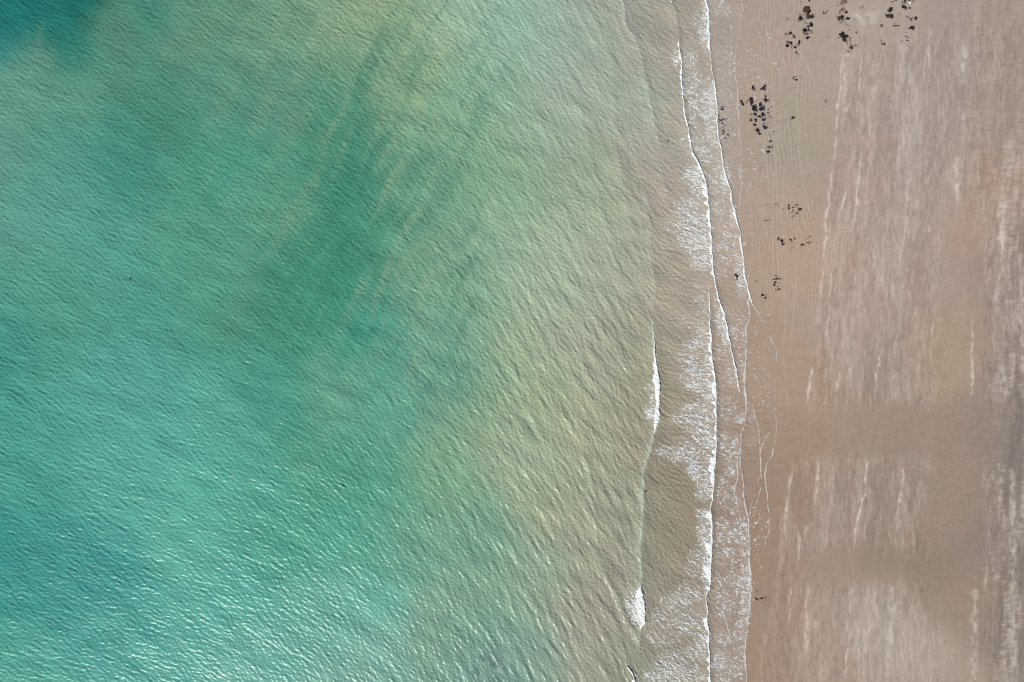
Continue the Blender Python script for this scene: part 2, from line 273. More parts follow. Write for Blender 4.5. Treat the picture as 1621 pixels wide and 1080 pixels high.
for t in [(1098, 625, 18, 6, -.8, 25), (1104, 558, 14, 4, -.6), (1110, 800, 16, 6, -.7), (1112, 955, 10, 8, -.5), (1108, 982, 14, 5, -.5, 10), (1100, 1048, 16, 6, -.6), (1135, 195, 4, 30, -.3), (1108, 190, 10, 8, -.7), (1100, 700, 14, 4, -.5, 25), (1148, 1000, 14, 5, -.4, -30)]: blob(*t)
D = D * (0.45 + 1.1 * fbm(FX / 10, FY / 7, 420, 3))
# keep the lace behind the fronts from spilling ahead of them
for k in ('B', 'C2'):
    u = FX - lx(k, FY); D = np.where((u > 0) & (u < 7) & (lmask(k, FY, 1) > .5), D * .35, D)
DS_ = D.copy()
# ------------------------------------------------------------------ sea surface
DX = 0.125
NF = 1792
kx = np.fft.fftfreq(NF, DX)[None, :] * 2 * np.pi; ky = np.fft.fftfreq(NF, DX)[:, None] * 2 * np.pi
KK = np.hypot(kx, ky) + 1e-6; KA = np.arctan2(ky, kx)
def field(alpha, lam, bw, spread, seed):
    """wave field whose crests fall to the right at angle alpha; unit rms slope"""
    r = np.random.RandomState(seed)
    th = math.radians(90 - alpha); k0 = 2 * math.pi / lam
    d = np.angle(np.exp(1j * (KA - th))); d2 = np.angle(np.exp(1j * (KA - th - math.pi)))
    ang = np.exp(-(d / spread) ** 2 / 2) + np.exp(-(d2 / spread) ** 2 / 2)
    S = np.exp(-(np.log(KK / k0) / bw) ** 2 / 2) * ang
    amp = np.sqrt(S) / KK
    g = (r.normal(size=(NF, NF)) + 1j * r.normal(size=(NF, NF))) * amp
    h = np.fft.ifft2(g).real
    s = np.hypot(*np.gradient(h, DX)); h /= math.sqrt((s ** 2).mean()); return h.astype(np.float32)
alphas = [14, 31, 47, 63]
F1 = [field(a, 0.76, 0.42, math.radians(20), 50 + i) for i, a in enumerate(alphas)]
FB = field(62, 1.9, 0.35, math.radians(9), 61); FS = field(38, 0.5, 0.3, math.radians(34), 71); FL = field(30, 6.0, 0.4, math.radians(22), 81)

def ext(core, far):
    lo = core[0] - np.geomspace(DX, far, 26)[::-1]; hi = core[-1] + np.geomspace(DX, far, 26)
    return lo, hi
xc = np.arange(-105, 41.5, DX); yc = np.arange(-78, 78, DX)
xs = np.concatenate([ext(xc, 3000)[0], xc]); ylo, yhi = ext(yc, 3000); ys = np.concatenate([ylo, yc, yhi])
XX, YY = np.meshgrid(xs, ys); px, py = PX(XX), PY(YY)
inner = np.minimum(sm(-103, -90, XX), sm(76, 66, np.abs(YY)) if False else 1 - sm(66, 76, np.abs(YY)))
II = (np.round((XX + 112) / DX).astype(int)) % NF; JJ = (np.round((YY + 112) / DX).astype(int)) % NF
e = edge_px(py); dist = (e - px)                              # px seaward of the water's edge
al = 29 + 22 * sm(250, 900, px) + 14 * sm(200, 900, px) * sm(200, 950, py)
surf = sm(1030, 1060, px + 0 * py) ; al = al * (1 - surf) + surf * (26 + 24 * sm(700, 850, py) + 12 * (1 - sm(150, 450, py)))
H = 0
for i, a in enumerate(alphas):
    if i == 0: wt = 1 - np.clip((al - a) / 16.5, 0, 1)
    elif i == 3: wt = np.clip((al - alphas[2]) / 16.5, 0, 1)
    else: wt = np.clip(1 - np.abs(al - a) / 16.5, 0, 1)
    H = H + F1[i][JJ, II] * np.sqrt(wt)
H = H + 0.35 * (H * H - 1) * (1 - .5 * sm(1000, 1050, px))
calm = 0.75 + 0.5 * fbm(px / 160, py / 160, 90, 2)
near = sm(0, 150, dist); amp = (0.055 + 0.10 * near) * calm
amp = amp * (1 - 0.35 * sm(700, 1000, px) * (1 - sm(0, 600, py)))
Z = H * amp + FS[JJ, II] * (0.05 + 0.05 * near) + FL[JJ, II] * 0.035 * near
Z = Z + FB[JJ, II] * 0.055 * sm(650, 850, px) * sm(250, 650, py) * (1 - sm(1000, 1030, px))
Z = Z + FB[JJ, II] * 0.05 * sm(350, 750, px) * (1 - sm(990, 1060, px))
def crest(key, h, back, front, f=45):
    u = px - lx(key, py) - (fbm(py / 9, 0 * py, 95, 2) - .5) * 3
    return lmask(key, py, f) * h * np.where(u < 0, np.exp(-(u / back) ** 2), np.exp(-(u / front) ** 2))
CR = {'A': (0.13, 18, 9), 'A2': (.08, 12, 7), 'A3': (.09, 14, 9), 'A4': (.08, 12, 8), 'A5': (.07, 13, 9), 'A6': (.05, 12, 9), 'A7': (.06, 12, 8), 'B': (0.22, 15, 11), 'B2': (.2, 10, 8), 'C': (0.12, 10, 4.5), 'C2': (0.14, 10, 5), 'D': (0.09, 6, 2.5), 'E': (.05, 5, 2.2)}
for k, (h, bk, fr) in CR.items(): Z = Z + crest(k, h, bk, fr)
bx = 5 * (fbm(px / 30, py / 60, 99, 2) - .5)
Z = Z * inner
Z = Z * sm(-14, 6, dist) + np.minimum(0, dist * M * 0.01)
colw = base_col(px, py)
# lighter silt streaks and greener troughs running down-left, with mottling and painted ripple contrast
us = (px + 0.45 * py); vs = (py - 0.45 * px)
warp = 30 * (fbm(px / 110, py / 110, 110, 2) - .5) + 7 * (fbm(px / 14, py / 14, 112, 2) - .5)
st = fbm((us + warp) / 14, vs / 150, 120, 3) - .5
st2 = fbm((px + 0.75 * py + warp) / 15, (py - 0.7 * px) / 70, 130, 3) - .5
mk = sm(80, 300, px) * (1 - .75 * sm(720, 860, px)) * (1 - sm(820, 980, px))
silt = lin((178, 197, 157)) / 1.0
green = lin((40, 122, 100))
f = np.clip(st * 1.0 + st2 * .7, -1, 1) * mk * (0.25 + 0.95 * np.exp(-((px - 640 - .1 * py) / 230.) ** 2)) * (1 - .6 * sm(430, 680, py))
def stroke(x0, y0, x1, y1, wd, a, bend=6):
    dx, dy = x1 - x0, y1 - y0; ln = math.hypot(dx, dy)
    t = ((px - x0) * dx + (py - y0) * dy) / ln / ln; q = ((px - x0) * dy - (py - y0) * dx) / ln + bend * 2 * (fbm(t * ln / 40, 0 * px, 140, 2) - .5) + 8 * (fbm(px / 18, py / 18, 141, 3) - .5)
    return (.62 if a > 0 else .5) * a * np.exp(-(q / wd / 1.15) ** 2) * sm(-.15, .12, t) * (1 - sm(.85, 1.15, t))
near_mid = (px > 80) & (px < 1000)
for s in [(690, -20, 590, 160, 7, .38), (655, -20, 600, 60, 6, .2), (725, 20, 655, 170, 8, .36), (700, 100, 655, 200, 8, .3), (570, 0, 560, 60, 12, .22), (540, 40, 500, 100, 8, .2), (665, 0, 640, 60, 4, -.3), (700, 10, 675, 70, 4, -.25),
          (640, 30, 570, 130, 9, -.28), (600, 180, 555, 330, 22, -.35), (650, 210, 640, 330, 6, -.25), (560, 300, 500, 450, 26, -.33), (460, 430, 400, 560, 22, -.22), (550, 340, 600, 380, 14, -.15),
          (730, 350, 750, 450, 14, -.28), (700, 480, 690, 560, 14, -.18), (715, 560, 735, 660, 9, -.28), (760, 380, 740, 470, 8, -.15), (650, 370, 640, 470, 14, .16), (730, 500, 700, 560, 9, .15), (440, 640, 560, 780, 18, -.15), (800, 560, 800, 640, 10, -.1),
          (240, 150, 232, 250, 8, -.22), (300, 160, 310, 330, 9, -.12), (262, 190, 250, 240, 6, .12), (790, 200, 760, 260, 12, .22), (880, 200, 860, 260, 12, .12), (770, 830, 745, 870, 8, -.12), (840, 780, 835, 830, 12, -.15),
          (90, 60, 75, 110, 8, .22), (60, 40, 65, 90, 5, .3), (110, 20, 95, 90, 10, -.25)]:
    f = f + np.where(near_mid | (px < 200), stroke(*s), 0)
colw = flatten(colw, silt * (0.75), np.clip(f, 0, .7) * .56); colw = flatten(colw, green * .9, np.clip(-f, 0, .8) * .55)
# dark weed bed showing through the water at the foot of the bay
bed = fbm(px / 16, py / 13, 150, 4)
bm = np.exp(-((px - 772) / 30.) ** 2 - ((py - 1056) / 24.) ** 2) * sm(.42, .72, bed)
colw = flatten(colw, lin((52, 74, 92)), np.clip(bm * .6, 0, .8))
# thin translucent lips and aerated backs of the swells
for k_, (lw, la) in {'A': (5.5, .5), 'A2': (4, .2), 'A3': (5, .26), 'A4': (5, .2), 'A5': (5, .18), 'A6': (5, .12), 'A7': (5, .13), 'B': (4.2, .72), 'B2': (3, .4), 'C': (2.4, .2), 'C2': (2.6, .2)}.items():
    u_ = lx(k_, py) - px + 2.4 * (fbm(py / 8, 0 * py, 165, 2) - .5)
    colw = flatten(colw, lin((196, 206, 184)), lmask(k_, py, 40) * la * np.where(u_ > 0, np.exp(-u_ / lw), np.exp(-(u_ / 1.2) ** 2)) * (.6 + .8 * vn(px / 3, py / 7, 166)))
mot_ripple_shade = (0.90 + 0.2 * fbm(px / 26, py / 17, 160, 3)) * (1 + .075 * np.clip(H, -2, 2.5) * inner * (.3 + .7 * near))  # random mottling; ripple light and dark also painted in by wave height
film = bil(np.clip(DS_, 0, 1), px, py, 975, -60, ST) * (px > 976) * (px < 1248) * (py > -58) * (py < 1138)
colw = flatten(colw * mot_ripple_shade[..., None], lin((214, 210, 200)), film * .6 * (.5 + vn(px / 5, py / 3, 167))) / np.array(GAIN)
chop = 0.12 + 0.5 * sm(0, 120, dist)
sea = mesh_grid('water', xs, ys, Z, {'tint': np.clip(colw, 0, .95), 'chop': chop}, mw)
tag(sea, 'turquoise and green shallow sea rippled by wind, turning sandy at the shore', 'water', kind='structure')
# lookup of the finished surface for everything that floats on it
j0 = len(ylo); i0 = len(xs) - len(xc)
ZC = Z[j0:j0 + len(yc), i0:]
def water_z(px_, py_):
    u = np.clip((X(px_) - xc[0]) / DX, 0, len(xc) - 1.001); v = np.clip((Y(py_) - yc[0]) / DX, 0, len(yc) - 1.001)
    i = u.astype(int); j = v.astype(int); a = u - i; b_ = v - j
    return (ZC[j, i] * (1 - a) + ZC[j, i + 1] * a) * (1 - b_) + (ZC[j + 1, i] * (1 - a) + ZC[j + 1, i + 1] * a) * b_
def top_z(px_, py_):
    px_ = np.asarray(px_, float); py_ = np.asarray(py_, float)
    return np.where(px_ < 1222, np.maximum(water_z(px_, py_), sand_z(px_, py_)), sand_z(px_, py_))

# ------------------------------------------------------------------ beach
DS = 0.12
xc2 = np.arange(31, 100, DS); yc2 = np.arange(-70, 70, DS)
lo, hi = ext(xc2, 3000); l2, h2 = ext(yc2, 3000)
xs2 = np.concatenate([xc2[0] - np.geomspace(3100, 1, 30), xc2, hi]); ys2 = np.concatenate([l2, yc2, h2])
XX, YY = np.meshgrid(xs2, ys2); px, py = PX(XX), PY(YY)
zs = sand_z(px, py)
col = base_col(np.minimum(px, 1800), py, 10)
qx = px + 0.075 * (py - 540) + 10 * (fbm(px / 60, py / 110, 200, 3) - .5)             # streaks lean slightly
hair = fbm(px / 14, py / 3.2, 210, 3)                                      # fine cross-shore combing
qh = qx + 5 * (hair - .5)
s1 = fbm(qh / 13, py / 85, 220, 5, .65); s2 = fbm(qh / 4.2, py / 26, 230, 4, .65); s3 = fbm(qh / 30, py / 200, 240, 3)
# where the streaks show: dried, pale panels between smooth wet lanes
brk = 30 * (fbm(px / 60, py / 40, 250, 3) - .5) + 34 * (fbm(px / 7, py / 30, 252, 3) - .5)
left = lx(L("1345 -300 1335 80 1325 180 1310 300 1296 440 1285 560 1272 640 1260 700 1240 740 1225 800 1215 900 1200 1000 1195 1500"), py)
M1 = sm(left - 6, left + 12, px + brk * .5)
lane_r = sm(1478, 1492, px + brk * .6) * (1 - sm(1545, 1562, px + brk * .6)) * sm(260, 420, py)
lane_h1 = sm(632, 655, py + brk * .4) * (1 - sm(718, 736, py + brk * .5)) 
lane_h2 = sm(862, 885, py + brk) * (1 - sm(912, 934, py + brk * .55)) * sm(1235, 1290, px) * (1 - sm(1500, 1540, px))
M1 = M1 * (1 - .85 * lane_r) * (1 - .84 * lane_h1 * (1 - sm(1560, 1600, px) * .3)) * (1 - .84 * lane_h2)
M1 = M1 * (1 - .8 * sm(1455, 1475, px + brk) * (1 - sm(1540, 1560, px)) * sm(730, 760, py) * (1 - sm(960, 1000, py)))
top = sm(40, 75, py + brk) + sm(1480, 1500, px) * .6
M1 = M1 * np.clip(top, 0.15, 1)
amt = np.clip((s1 - .50) * 3.0, -0.5, 1) * .40 + np.clip((s2 - .53) * 4.0, 0, 1) * .5 * sm(.38, .6, s3 + .1) + (s3 - .5) * .4
pale = lin((212, 202, 194))
f = np.clip(amt * M1, 0, .75)
col = flatten(col, pale, f * .54)
col = col * (1 - .30 * np.clip(-amt * M1, 0, 1))[..., None]
# right-hand band: greyer, with combed cross-shore fringes
rb = sm(1562, 1585, px + brk * .7) * sm(150, 260, py)
fr = fbm(px / 11, py / 3.5, 260, 4, .6)
rr = fbm(qx / 9, py / 60, 265, 4)
col = flatten(col, pale, np.clip((fr - .5) * 2.2 + (rr - .5) * 2.4, 0, 1) * rb * .45 * (1 - .8 * sm(615, 640, py) * (1 - sm(722, 735, py))))
col = col * (1 - .16 * rb * np.clip((.5 - rr) * 3, 0, 1))[..., None]
# named pale streaks
def sstroke(pts, wd, a, ragged=1.6):
    p = np.array(pts, float).reshape(-1, 2); xi = np.interp(py, p[:, 1], p[:, 0])
    m = sm(p[0, 1] - 2, p[0, 1] + 6, py) * (1 - sm(p[-1, 1] - 30, p[-1, 1] + 4, py))
    q = px - xi + ragged * 5 * (fbm(px / 9, py / 14, 270, 3) - .5)
    return .85 * a * m * np.exp(-(q / wd) ** 2) * (.25 + 1.5 * sm(.3, .7, fbm(px / 4, py / 7, 275, 3)))
add = 0
for s_ in [([1332, 88, 1328, 150, 1324, 200, 1318, 260, 1309, 340, 1302, 420, 1296, 480], 1.6, .55), ([1336, 90, 1337, 150, 1336, 200], 2, .4), ([1363, 80, 1360, 120, 1356, 190, 1354, 220], 1.2, .45),
           ([1395, 75, 1392, 110], 1, .4), ([1362, 240, 1357, 290, 1352, 350], 2.2, .5), ([1338, 300, 1333, 330, 1330, 355], 1.8, .55), ([1356, 290, 1350, 350, 1348, 380], 2, .4), ([1316, 430, 1312, 480, 1308, 560], 1.4, .4),
           ([1437, 270, 1434, 330, 1428, 400, 1423, 420], 2.5, .4), ([1384, 400, 1380, 430, 1378, 445], 2.2, .4), ([1510, 250, 1512, 300, 1516, 330], 3.5, .45), ([1535, 500, 1536, 540, 1535, 600, 1534, 640], 2, .5),
           ([1470, 40, 1468, 110], 3, .35), ([1525, 60, 1524, 100, 1520, 140], 3, .4), ([1523, 180, 1524, 215], 2, .5), ([1391, 560, 1386, 600, 1380, 640], 1.6, .45), ([1283, 580, 1280, 620, 1277, 650], 1.4, .5),
           ([1298, 730, 1292, 780, 1288, 810], 1.8, .5), ([1253, 750, 1246, 800, 1241, 850], 2, .5), ([1320, 730, 1316, 790, 1304, 870], 1.6, .4), ([1371, 727, 1367, 780, 1355, 830, 1350, 870], 1.8, .6), ([1265, 840, 1263, 900, 1262, 900], 1.6, .4),
           ([1430, 740, 1422, 800, 1418, 855], 3, .4), ([1277, 830, 1268, 880], 1.8, .4), ([1250, 930, 1248, 1000], 2, .35), ([1276, 920, 1275, 1040], 2.4, .35), ([1345, 925, 1342, 1000, 1335, 1090], 3, .35), ([1410, 925, 1408, 1000, 1405, 1080], 4, .3), ([1540, 930, 1538, 1090], 5, .3),
           ([1440, 100, 1432, 180, 1425, 230, 1420, 250], 2.5, .3), ([1378, 230, 1372, 300, 1366, 360], 2, .3), ([1585, 320, 1583, 400, 1586, 440], 4, .3), ([1610, 400, 1612, 500, 1616, 600], 4, .35), ([1598, 740, 1600, 900, 1602, 1090], 5, .3)]:
    add = add + sstroke(*s_)
col = flatten(col, lin((216, 208, 200)), np.clip(add, 0, .75))
for (cx, cy, rx, ry, a) in [(1370, 30, 22, 14, .5), (1358, 28, 7, 3, .8), (1337, 88, 8, 3, .8), (1390, 985, 75, 60, .20), (1440, 1050, 90, 60, .16)]:
    gpat = np.exp(-((px - cx) / rx) ** 2 - ((py - cy) / ry) ** 2)
    col = flatten(col, lin((214, 206, 198)), np.clip(gpat * a * sm(.35, .65, fbm(px / 7, py / 12, 280, 3)), 0, .8) if rx < 50 else gpat * a)
# thin old swash lines pressed in the wet sand
def thin(pts, wd, a):
    p = L(pts); xi = np.interp(py, p[:, 1], p[:, 0]); m = (py > p[0, 1]) & (py < p[-1, 1])
    return np.where(m, a * np.exp(-((px - xi) / wd) ** 2), 0)
for s_ in ["1215 60 1222 120 1226 200 1224 300 1222 400 1226 460", "1232 200 1228 260 1230 330 1232 400 1234 470", "1258 100 1262 160 1264 240 1272 300 1280 330", "1240 280 1236 340 1240 400 1243 480 1240 560 1246 640", "1206 120 1212 240 1216 300", "1258 330 1262 400 1258 470 1250 560"]:
    col = flatten(col, lin((205, 192, 176)), thin(s_, 0.9, .28))
fine = fbm((px + 3 * hair) / 2.6, py / 13, 285, 3) - .5; comb = fbm(px / 9, py / 1.9, 287, 3) - .5
col = col * (1 + .34 * fine * (.35 + M1) + .24 * comb * (.6 + .5 * sm(1440, 1600, px)))[..., None] * (0.95 + 0.10 * fbm(px / 6, py / 3, 290, 3))[..., None]
wetd = px - edge_px(py)
# orange-brown soaked rim just above the last wave in the south
rim = np.exp(-(np.clip(wetd - 3, 0, 99) / 9.) ** 2) * sm(690, 780, py) * (wetd > -5)
col = flatten(col, lin((158, 126, 100)), rim * .22)
wet = 1 - sm(0, 140, wetd) ; wet = np.clip(wet + .4 * lane_h1 + .3 * lane_r, 0, 1)
rip = sm(10, 30, wetd) * (1 - sm(100, 150, wetd)) * (1 - sm(420, 600, py)) * .9
ph = 2 * np.pi * (px + 26 * (fbm(px / 55, py / 80, 310, 2) - .5) + 7 * (fbm(px / 11, py / 22, 312, 2) - .5)) / 5.6
rs = np.sin(ph) * rip * (.25 + 1.5 * sm(.3, .7, fbm(px / 12, py / 30, 314, 2)))
zs = zs + 0.012 * rs; col = col * (1 + .02 * rs)[..., None]
zs = zs + 0.02 * (fbm(px / 30, py / 90, 300, 3) - .5) * sm(10, 60, wetd) + 0.02 * f * 0
zs = zs + np.where(M1 > 0, 0.05 * M1 * (s1 - .5) + 0.02 * M1 * (s2 - .5), 0)
beach = mesh_grid('beach', xs2, ys2, zs, {'tint': np.clip(col / np.array(GAIN_S), 0, .9), 'wet': wet}, ms)
tag(beach, 'wide flat beach of wet brown sand with pale drying streaks', 'beach', kind='structure')

# ------------------------------------------------------------------ foam
def iso(F, GXp, GYp, thick=0.05, cap=1.0, lift=0.02):
    """triangles of the region F>0, puffed up with F, lying on water or sand"""
    ny, nx = F.shape
    zb = top_z(GXp, GYp) + lift + thick * np.clip(F, 0, cap) / cap
    P = np.stack([X(GXp), Y(GYp), zb], -1).reshape(-1, 3); Fv = F.ravel()
    r, c = np.meshgrid(np.arange(ny - 1), np.arange(nx - 1), indexing='ij'); v0 = (r * nx + c).ravel()
    T = np.concatenate([np.stack([v0, v0 + nx, v0 + 1], -1), np.stack([v0 + 1, v0 + nx, v0 + nx + 1], -1)])
    ins = Fv[T] > 0; cnt = ins.sum(1); V = []; N = 0; TR = []
    full = T[cnt == 3]
    out = [P[full].reshape(-1, 3)] if len(full) else []
    def cut(a, b_):
        t = (Fv[a] / (Fv[a] - Fv[b_]))[:, None]; return P[a] + (P[b_] - P[a]) * t
    for want, val in ((1, True), (2, False)):
        S = T[cnt == want]; I = ins[cnt == want]
        if not len(S): continue
        k = np.argmax(I == val, 1); R = np.arange(len(S)); a, b_, c_ = S[R, k], S[R, (k + 1) % 3], S[R, (k + 2) % 3]
        if want == 1: out.append(np.stack([P[a], cut(a, b_), cut(a, c_)], 1).reshape(-1, 3))
        else:
            ab, ac = cut(b_, a), cut(c_, a)
            out.append(np.stack([ab, P[b_], P[c_]], 1).reshape(-1, 3)); out.append(np.stack([ab, P[c_], ac], 1).reshape(-1, 3))
    if not out: return np.zeros((0, 3)), np.zeros((0, 3), int)
    V = np.concatenate(out); key = np.round(V[:, :2] * 2000).astype(np.int64); key = key[:, 0] * 10000000 + key[:, 1]
    _, fi, inv = np.unique(key, return_index=True, return_inverse=True); T2 = inv.reshape(-1, 3)
    T2 = T2[(T2[:, 0] != T2[:, 1]) & (T2[:, 1] != T2[:, 2]) & (T2[:, 0] != T2[:, 2])]
    return V[fi], T2

F = D - (1 - lace)
region = np.where(lx('C2', FY) * 0 + FX < np.where(FY < 470, lx('C', FY), lx('C2', FY)), 0, np.where(FX < edge_px(FY) + 2, 1, 2))
for rid, (nm, lb, mat, th) in enumerate([
    ('sea_foam', 'dense lacy white foam trailing seaward of the main broken wave', ml, .07),
    ('swash_foam', 'thin lacy foam drifting on the shallow swash inside the main broken wave', ml, .04),
    ('beach_foam', 'faint foam specks stranded on wet sand above the last wave line', mt, .03)]):
    V, T = iso(np.where(region == rid, F, -1e-3 - np.abs(F)), FX, FY, th, .3, .012)
    o = mesh_tris(nm, V, T, mat); tag(o, lb, 'foam', kind='stuff')

def tidy(V, T, keep):
    """drop the loose crumbs of a front: pieces smaller than keep x the largest"""
    if not len(T): return V, T
    lab = np.arange(len(V))
    for _ in range(4000):
        m = lab[T].min(1); new = lab.copy()
        for k in range(3): np.minimum.at(new, T[:, k], m)
        new = new[new]
        if (new == lab).all(): break
        lab = new
    tl = lab[T[:, 0]]; u, c = np.unique(tl, return_counts=True); ok = np.isin(tl, u[c >= keep * c.max()]); T = T[ok]
    us, inv = np.unique(T, return_inverse=True); return V[us], inv.reshape(-1, 3)
def front(key, spec, seed, mat=mf, thick=.1, step=.6, ahead=0.7, lift=.03, broken=0.0):
    """foam front following a shore line; spec: list of (y, width seaward, cover)"""
    a = LINES[key]; x0, x1 = a[:, 0].min() - 24, a[:, 0].max() + 8; y0, y1 = a[:, 1].min(), a[:, 1].max()
    if broken < 0: return
    g1, g2 = np.meshgrid(np.arange(x0, x1, step), np.arange(y0, y1, step))
    s = np.array(spec, float); wd = np.interp(g2, s[:, 0], s[:, 1]); cv = np.interp(g2, s[:, 0], s[:, 2])
    u = lx(key, g2) + 2.4 * (fbm(g2 / 8, g1 * 0 + seed, 500 + seed, 3) - .5) - g1
    nz = fbm(g1 / 3.2, g2 / 2.4, 510 + seed, 3); n2_ = fbm(g2 / 7, g2 * 0, 520 + seed, 2)
    wd = wd * (.72 + .28 * sm(3, 6, wd)); prof = np.where(u < 0, 1 + u / ahead, 1 - u / (wd * ((.55 + .9 * n2_) if key == 'B' else (.15 + 1.7 * sm(.2, .85, n2_))) * (.72 if key == 'D' else 1) + .5))
    Fv = prof * (0.6 + .8 * nz) - (1 - cv) * (.35 + 1.3 * vn(g1 / 4.0, g2 / 5.0, 530 + seed))
    Fv = Fv * 1.0 - .12
    return iso(Fv, g1, g2, thick, .6, lift)
fronts = [
 ('B', 'breaking_wave', 'outermost wave just whitening, a long narrow white stretch beside clear brown shallows at mid-height', [(497, 2, .3), (530, 2, .6), (565, 2.4, .7), (580, 7, .8), (600, 11, 1), (615, 9, 1), (635, 7, 1), (655, 9, 1), (672, 5, 1), (680, 4, .3), (690, 4, 0), (700, 3, -1), (1100, 3, -1)], mf, .2),
 ('B', 'breaking_wave', 'short fat fan of white water on the outermost wave near the bottom edge', [(400, 3, -1), (915, 3, -1), (922, 4, .2), (928, 4, .6), (938, 9, 1), (960, 14, 1), (980, 10, 1), (992, 4, .8), (998, 3, 0), (1008, 5, .9), (1018, 5, .8), (1022, 3, 0)], mf, .2),
 ('B2', 'breaking_wave', 'short wave just starting to whiten at the bottom edge of the photo', [(1030, 2, 0), (1050, 2.5, .4), (1060, 3, .9), (1080, 4, 1), (1120, 4, 1)], mf, .15),
 ('C', 'broken_wave', 'broken wave, thin white front beginning at the top edge and slanting inward past the middle', [(-40, 1.5, .3), (0, 1.8, .55), (60, 1.6, .35), (76, 3, .9), (100, 5, 1), (130, 3, .9), (150, 1.7, .7), (240, 2.5, .8), (260, 5, .95), (300, 5.5, 1), (350, 3.5, .9), (400, 3.5, .95), (432, 5, 1), (440, 2, .7), (480, 2.2, .75), (500, 4, .9), (540, 3, .85), (600, 2.2, .7), (633, 1.8, .4)], mf, .12),
 ('C2', 'broken_wave', 'long broken wave with the whitest front, running from the middle to the bottom edge', [(460, 1.6, .3), (476, 3, .9), (490, 3.5, 1), (500, 1.5, .4), (512, 3.5, .9), (560, 4, .95), (620, 5, 1), (690, 4, .95), (730, 6, 1), (780, 4, .95), (803, 3, .8), (815, 6, 1), (850, 8, 1), (880, 6, 1), (900, 8, 1), (933, 6, 1), (942, 3, .7), (985, 5, 1), (1000, 6, 1), (1025, 3.5, .9), (1080, 3.5, .9), (1120, 4, .9)], mf, .14),
 ('D', 'broken_wave', 'inner broken wave with crisp white rim at the top, meeting the sand mid-beach', [(-40, 3, .9), (0, 3.5, .95), (40, 5, 1), (75, 4, .95), (100, 1.6, .6), (140, 2.5, .85), (200, 2.5, .9), (262, 2.5, .85), (290, 4, .95), (322, 2.5, .8), (340, 4.5, .95), (365, 2.6, .9), (400, 2.6, .85), (440, 3, .9), (480, 2.5, .8)], mf, .07),
 ('E', 'swash_line', 'last swash rim hugging the brown sand from mid-beach to the bottom edge', [(462, 2, .6), (480, 3, .9), (507, 3, .8), (540, 1.8, .6), (630, 4, .9), (660, 2, .6), (700, 3.5, .6), (740, 2.2, .7), (800, 3, .8), (860, 2.4, .8), (910, 3, .9), (940, 2.6, .85), (990, 1.8, .7), (1080, 2.4, .8), (1120, 2, .8)], mt, .04),
 ('D2', 'foam_line', 'dotted foam thread bulging farthest onto the sand around mid-beach', [(480, 3, .9), (500, 1.5, .5), (520, 2, .6), (530, 1.2, .42), (640, 1.2, .45), (669, 1.4, .5), (720, 1.6, .6), (745, 2, .7), (853, 1.4, .5)], mt, .03),
 ('E3', 'foam_line', 'curved foam thread looping off the swash rim onto the sand', [(635, 1.2, .4), (650, 1.6, .65), (690, 1.2, .5), (720, 1.4, .55), (815, 1.3, .5)], mt, .03),
 ('E4', 'foam_line', 'wavy foam thread in the shallow swash seaward of the last rim, below mid-beach', [(722, 1.6, .6), (760, 1.6, .7), (850, 1.3, .5)], mt, .03),
 ('E5', 'foam_line', 'thin forked foam thread beside the looping one on the sand', [(684, 1.4, .55), (705, 2, .65), (750, 1.2, .5), (800, 1.2, .42)], mt, .03),
 ('E7', 'foam_line', 'foam thread slanting through the lacy swash near the bottom edge', [(965, 1.8, .7), (1010, 1.8, .6), (1060, 1.4, .5)], mt, .03),
 ('F', 'swash_line', 'thin pale swash rim at the top of the beach between white wave and seaweed', [(-40, 1.6, .6), (30, 1.6, .55), (90, 1.2, .5), (130, 1.6, .65), (165, 1.8, .7), (200, 1.5, .6), (300, 1.5, .6), (362, 1.3, .5)], mt, .03),
 ('F2', 'foam_line', 'faint curved foam thread near the top edge seaward of the swash rim', [(7, 1.3, .45), (40, 1.3, .5), (100, 1.1, .45), (163, 1, .4)], mt, .03),
 ('F3', 'foam_line', 'long faint foam thread crossing the swash rim and sweeping down onto wet sand', [(240, 1, .4), (290, 1.2, .5), (340, 1, .45), (409, 1, .4)], mt, .03),
 ('F4', 'foam_line', 'short faint foam thread running just landward of the inner broken wave', [(351, 1, .4), (418, 1, .4)], mt, .03),
 ('F5', 'foam_line', 'short foam thread running from the swash rim to the seaweed in the water', [(165, 2, .7), (192, 1.2, .4)], mt, .03),
 ('G', 'foam_line', 'faint foam thread on wet sand between the top edge and the scattered seaweed', [(0, 1, .4), (100, 1, .38)], mt, .02),
 ('G2', 'foam_line', 'faint foam thread on the sand just below the pale brown seaweed group', [(76, 1, .38), (125, 1.1, .42), (164, 1, .4)], mt, .02)]
for i, (k, nm, lb, sp, mat, th) in enumerate(fronts):
    V, T = front(k, sp, i, mat, th, ahead=.9 if mat is mf else .7, lift=.03 if mat is mf else .02)
    if nm != 'foam_line': V, T = tidy(V, T, .3 if k in ('B', 'B2') else .02)
    if len(V) == 0: continue
    o = mesh_tris(nm, V, T, mat)
    if nm == 'foam_line': o['kind'] = 'stuff'
    tag(o, lb, 'wave' if 'wave' in nm else 'foam', group={'breaking_wave': 'breaking waves', 'broken_wave': 'broken waves running to the shore', 'swash_line': 'swash rims', 'foam_line': 'foam threads'}[nm])

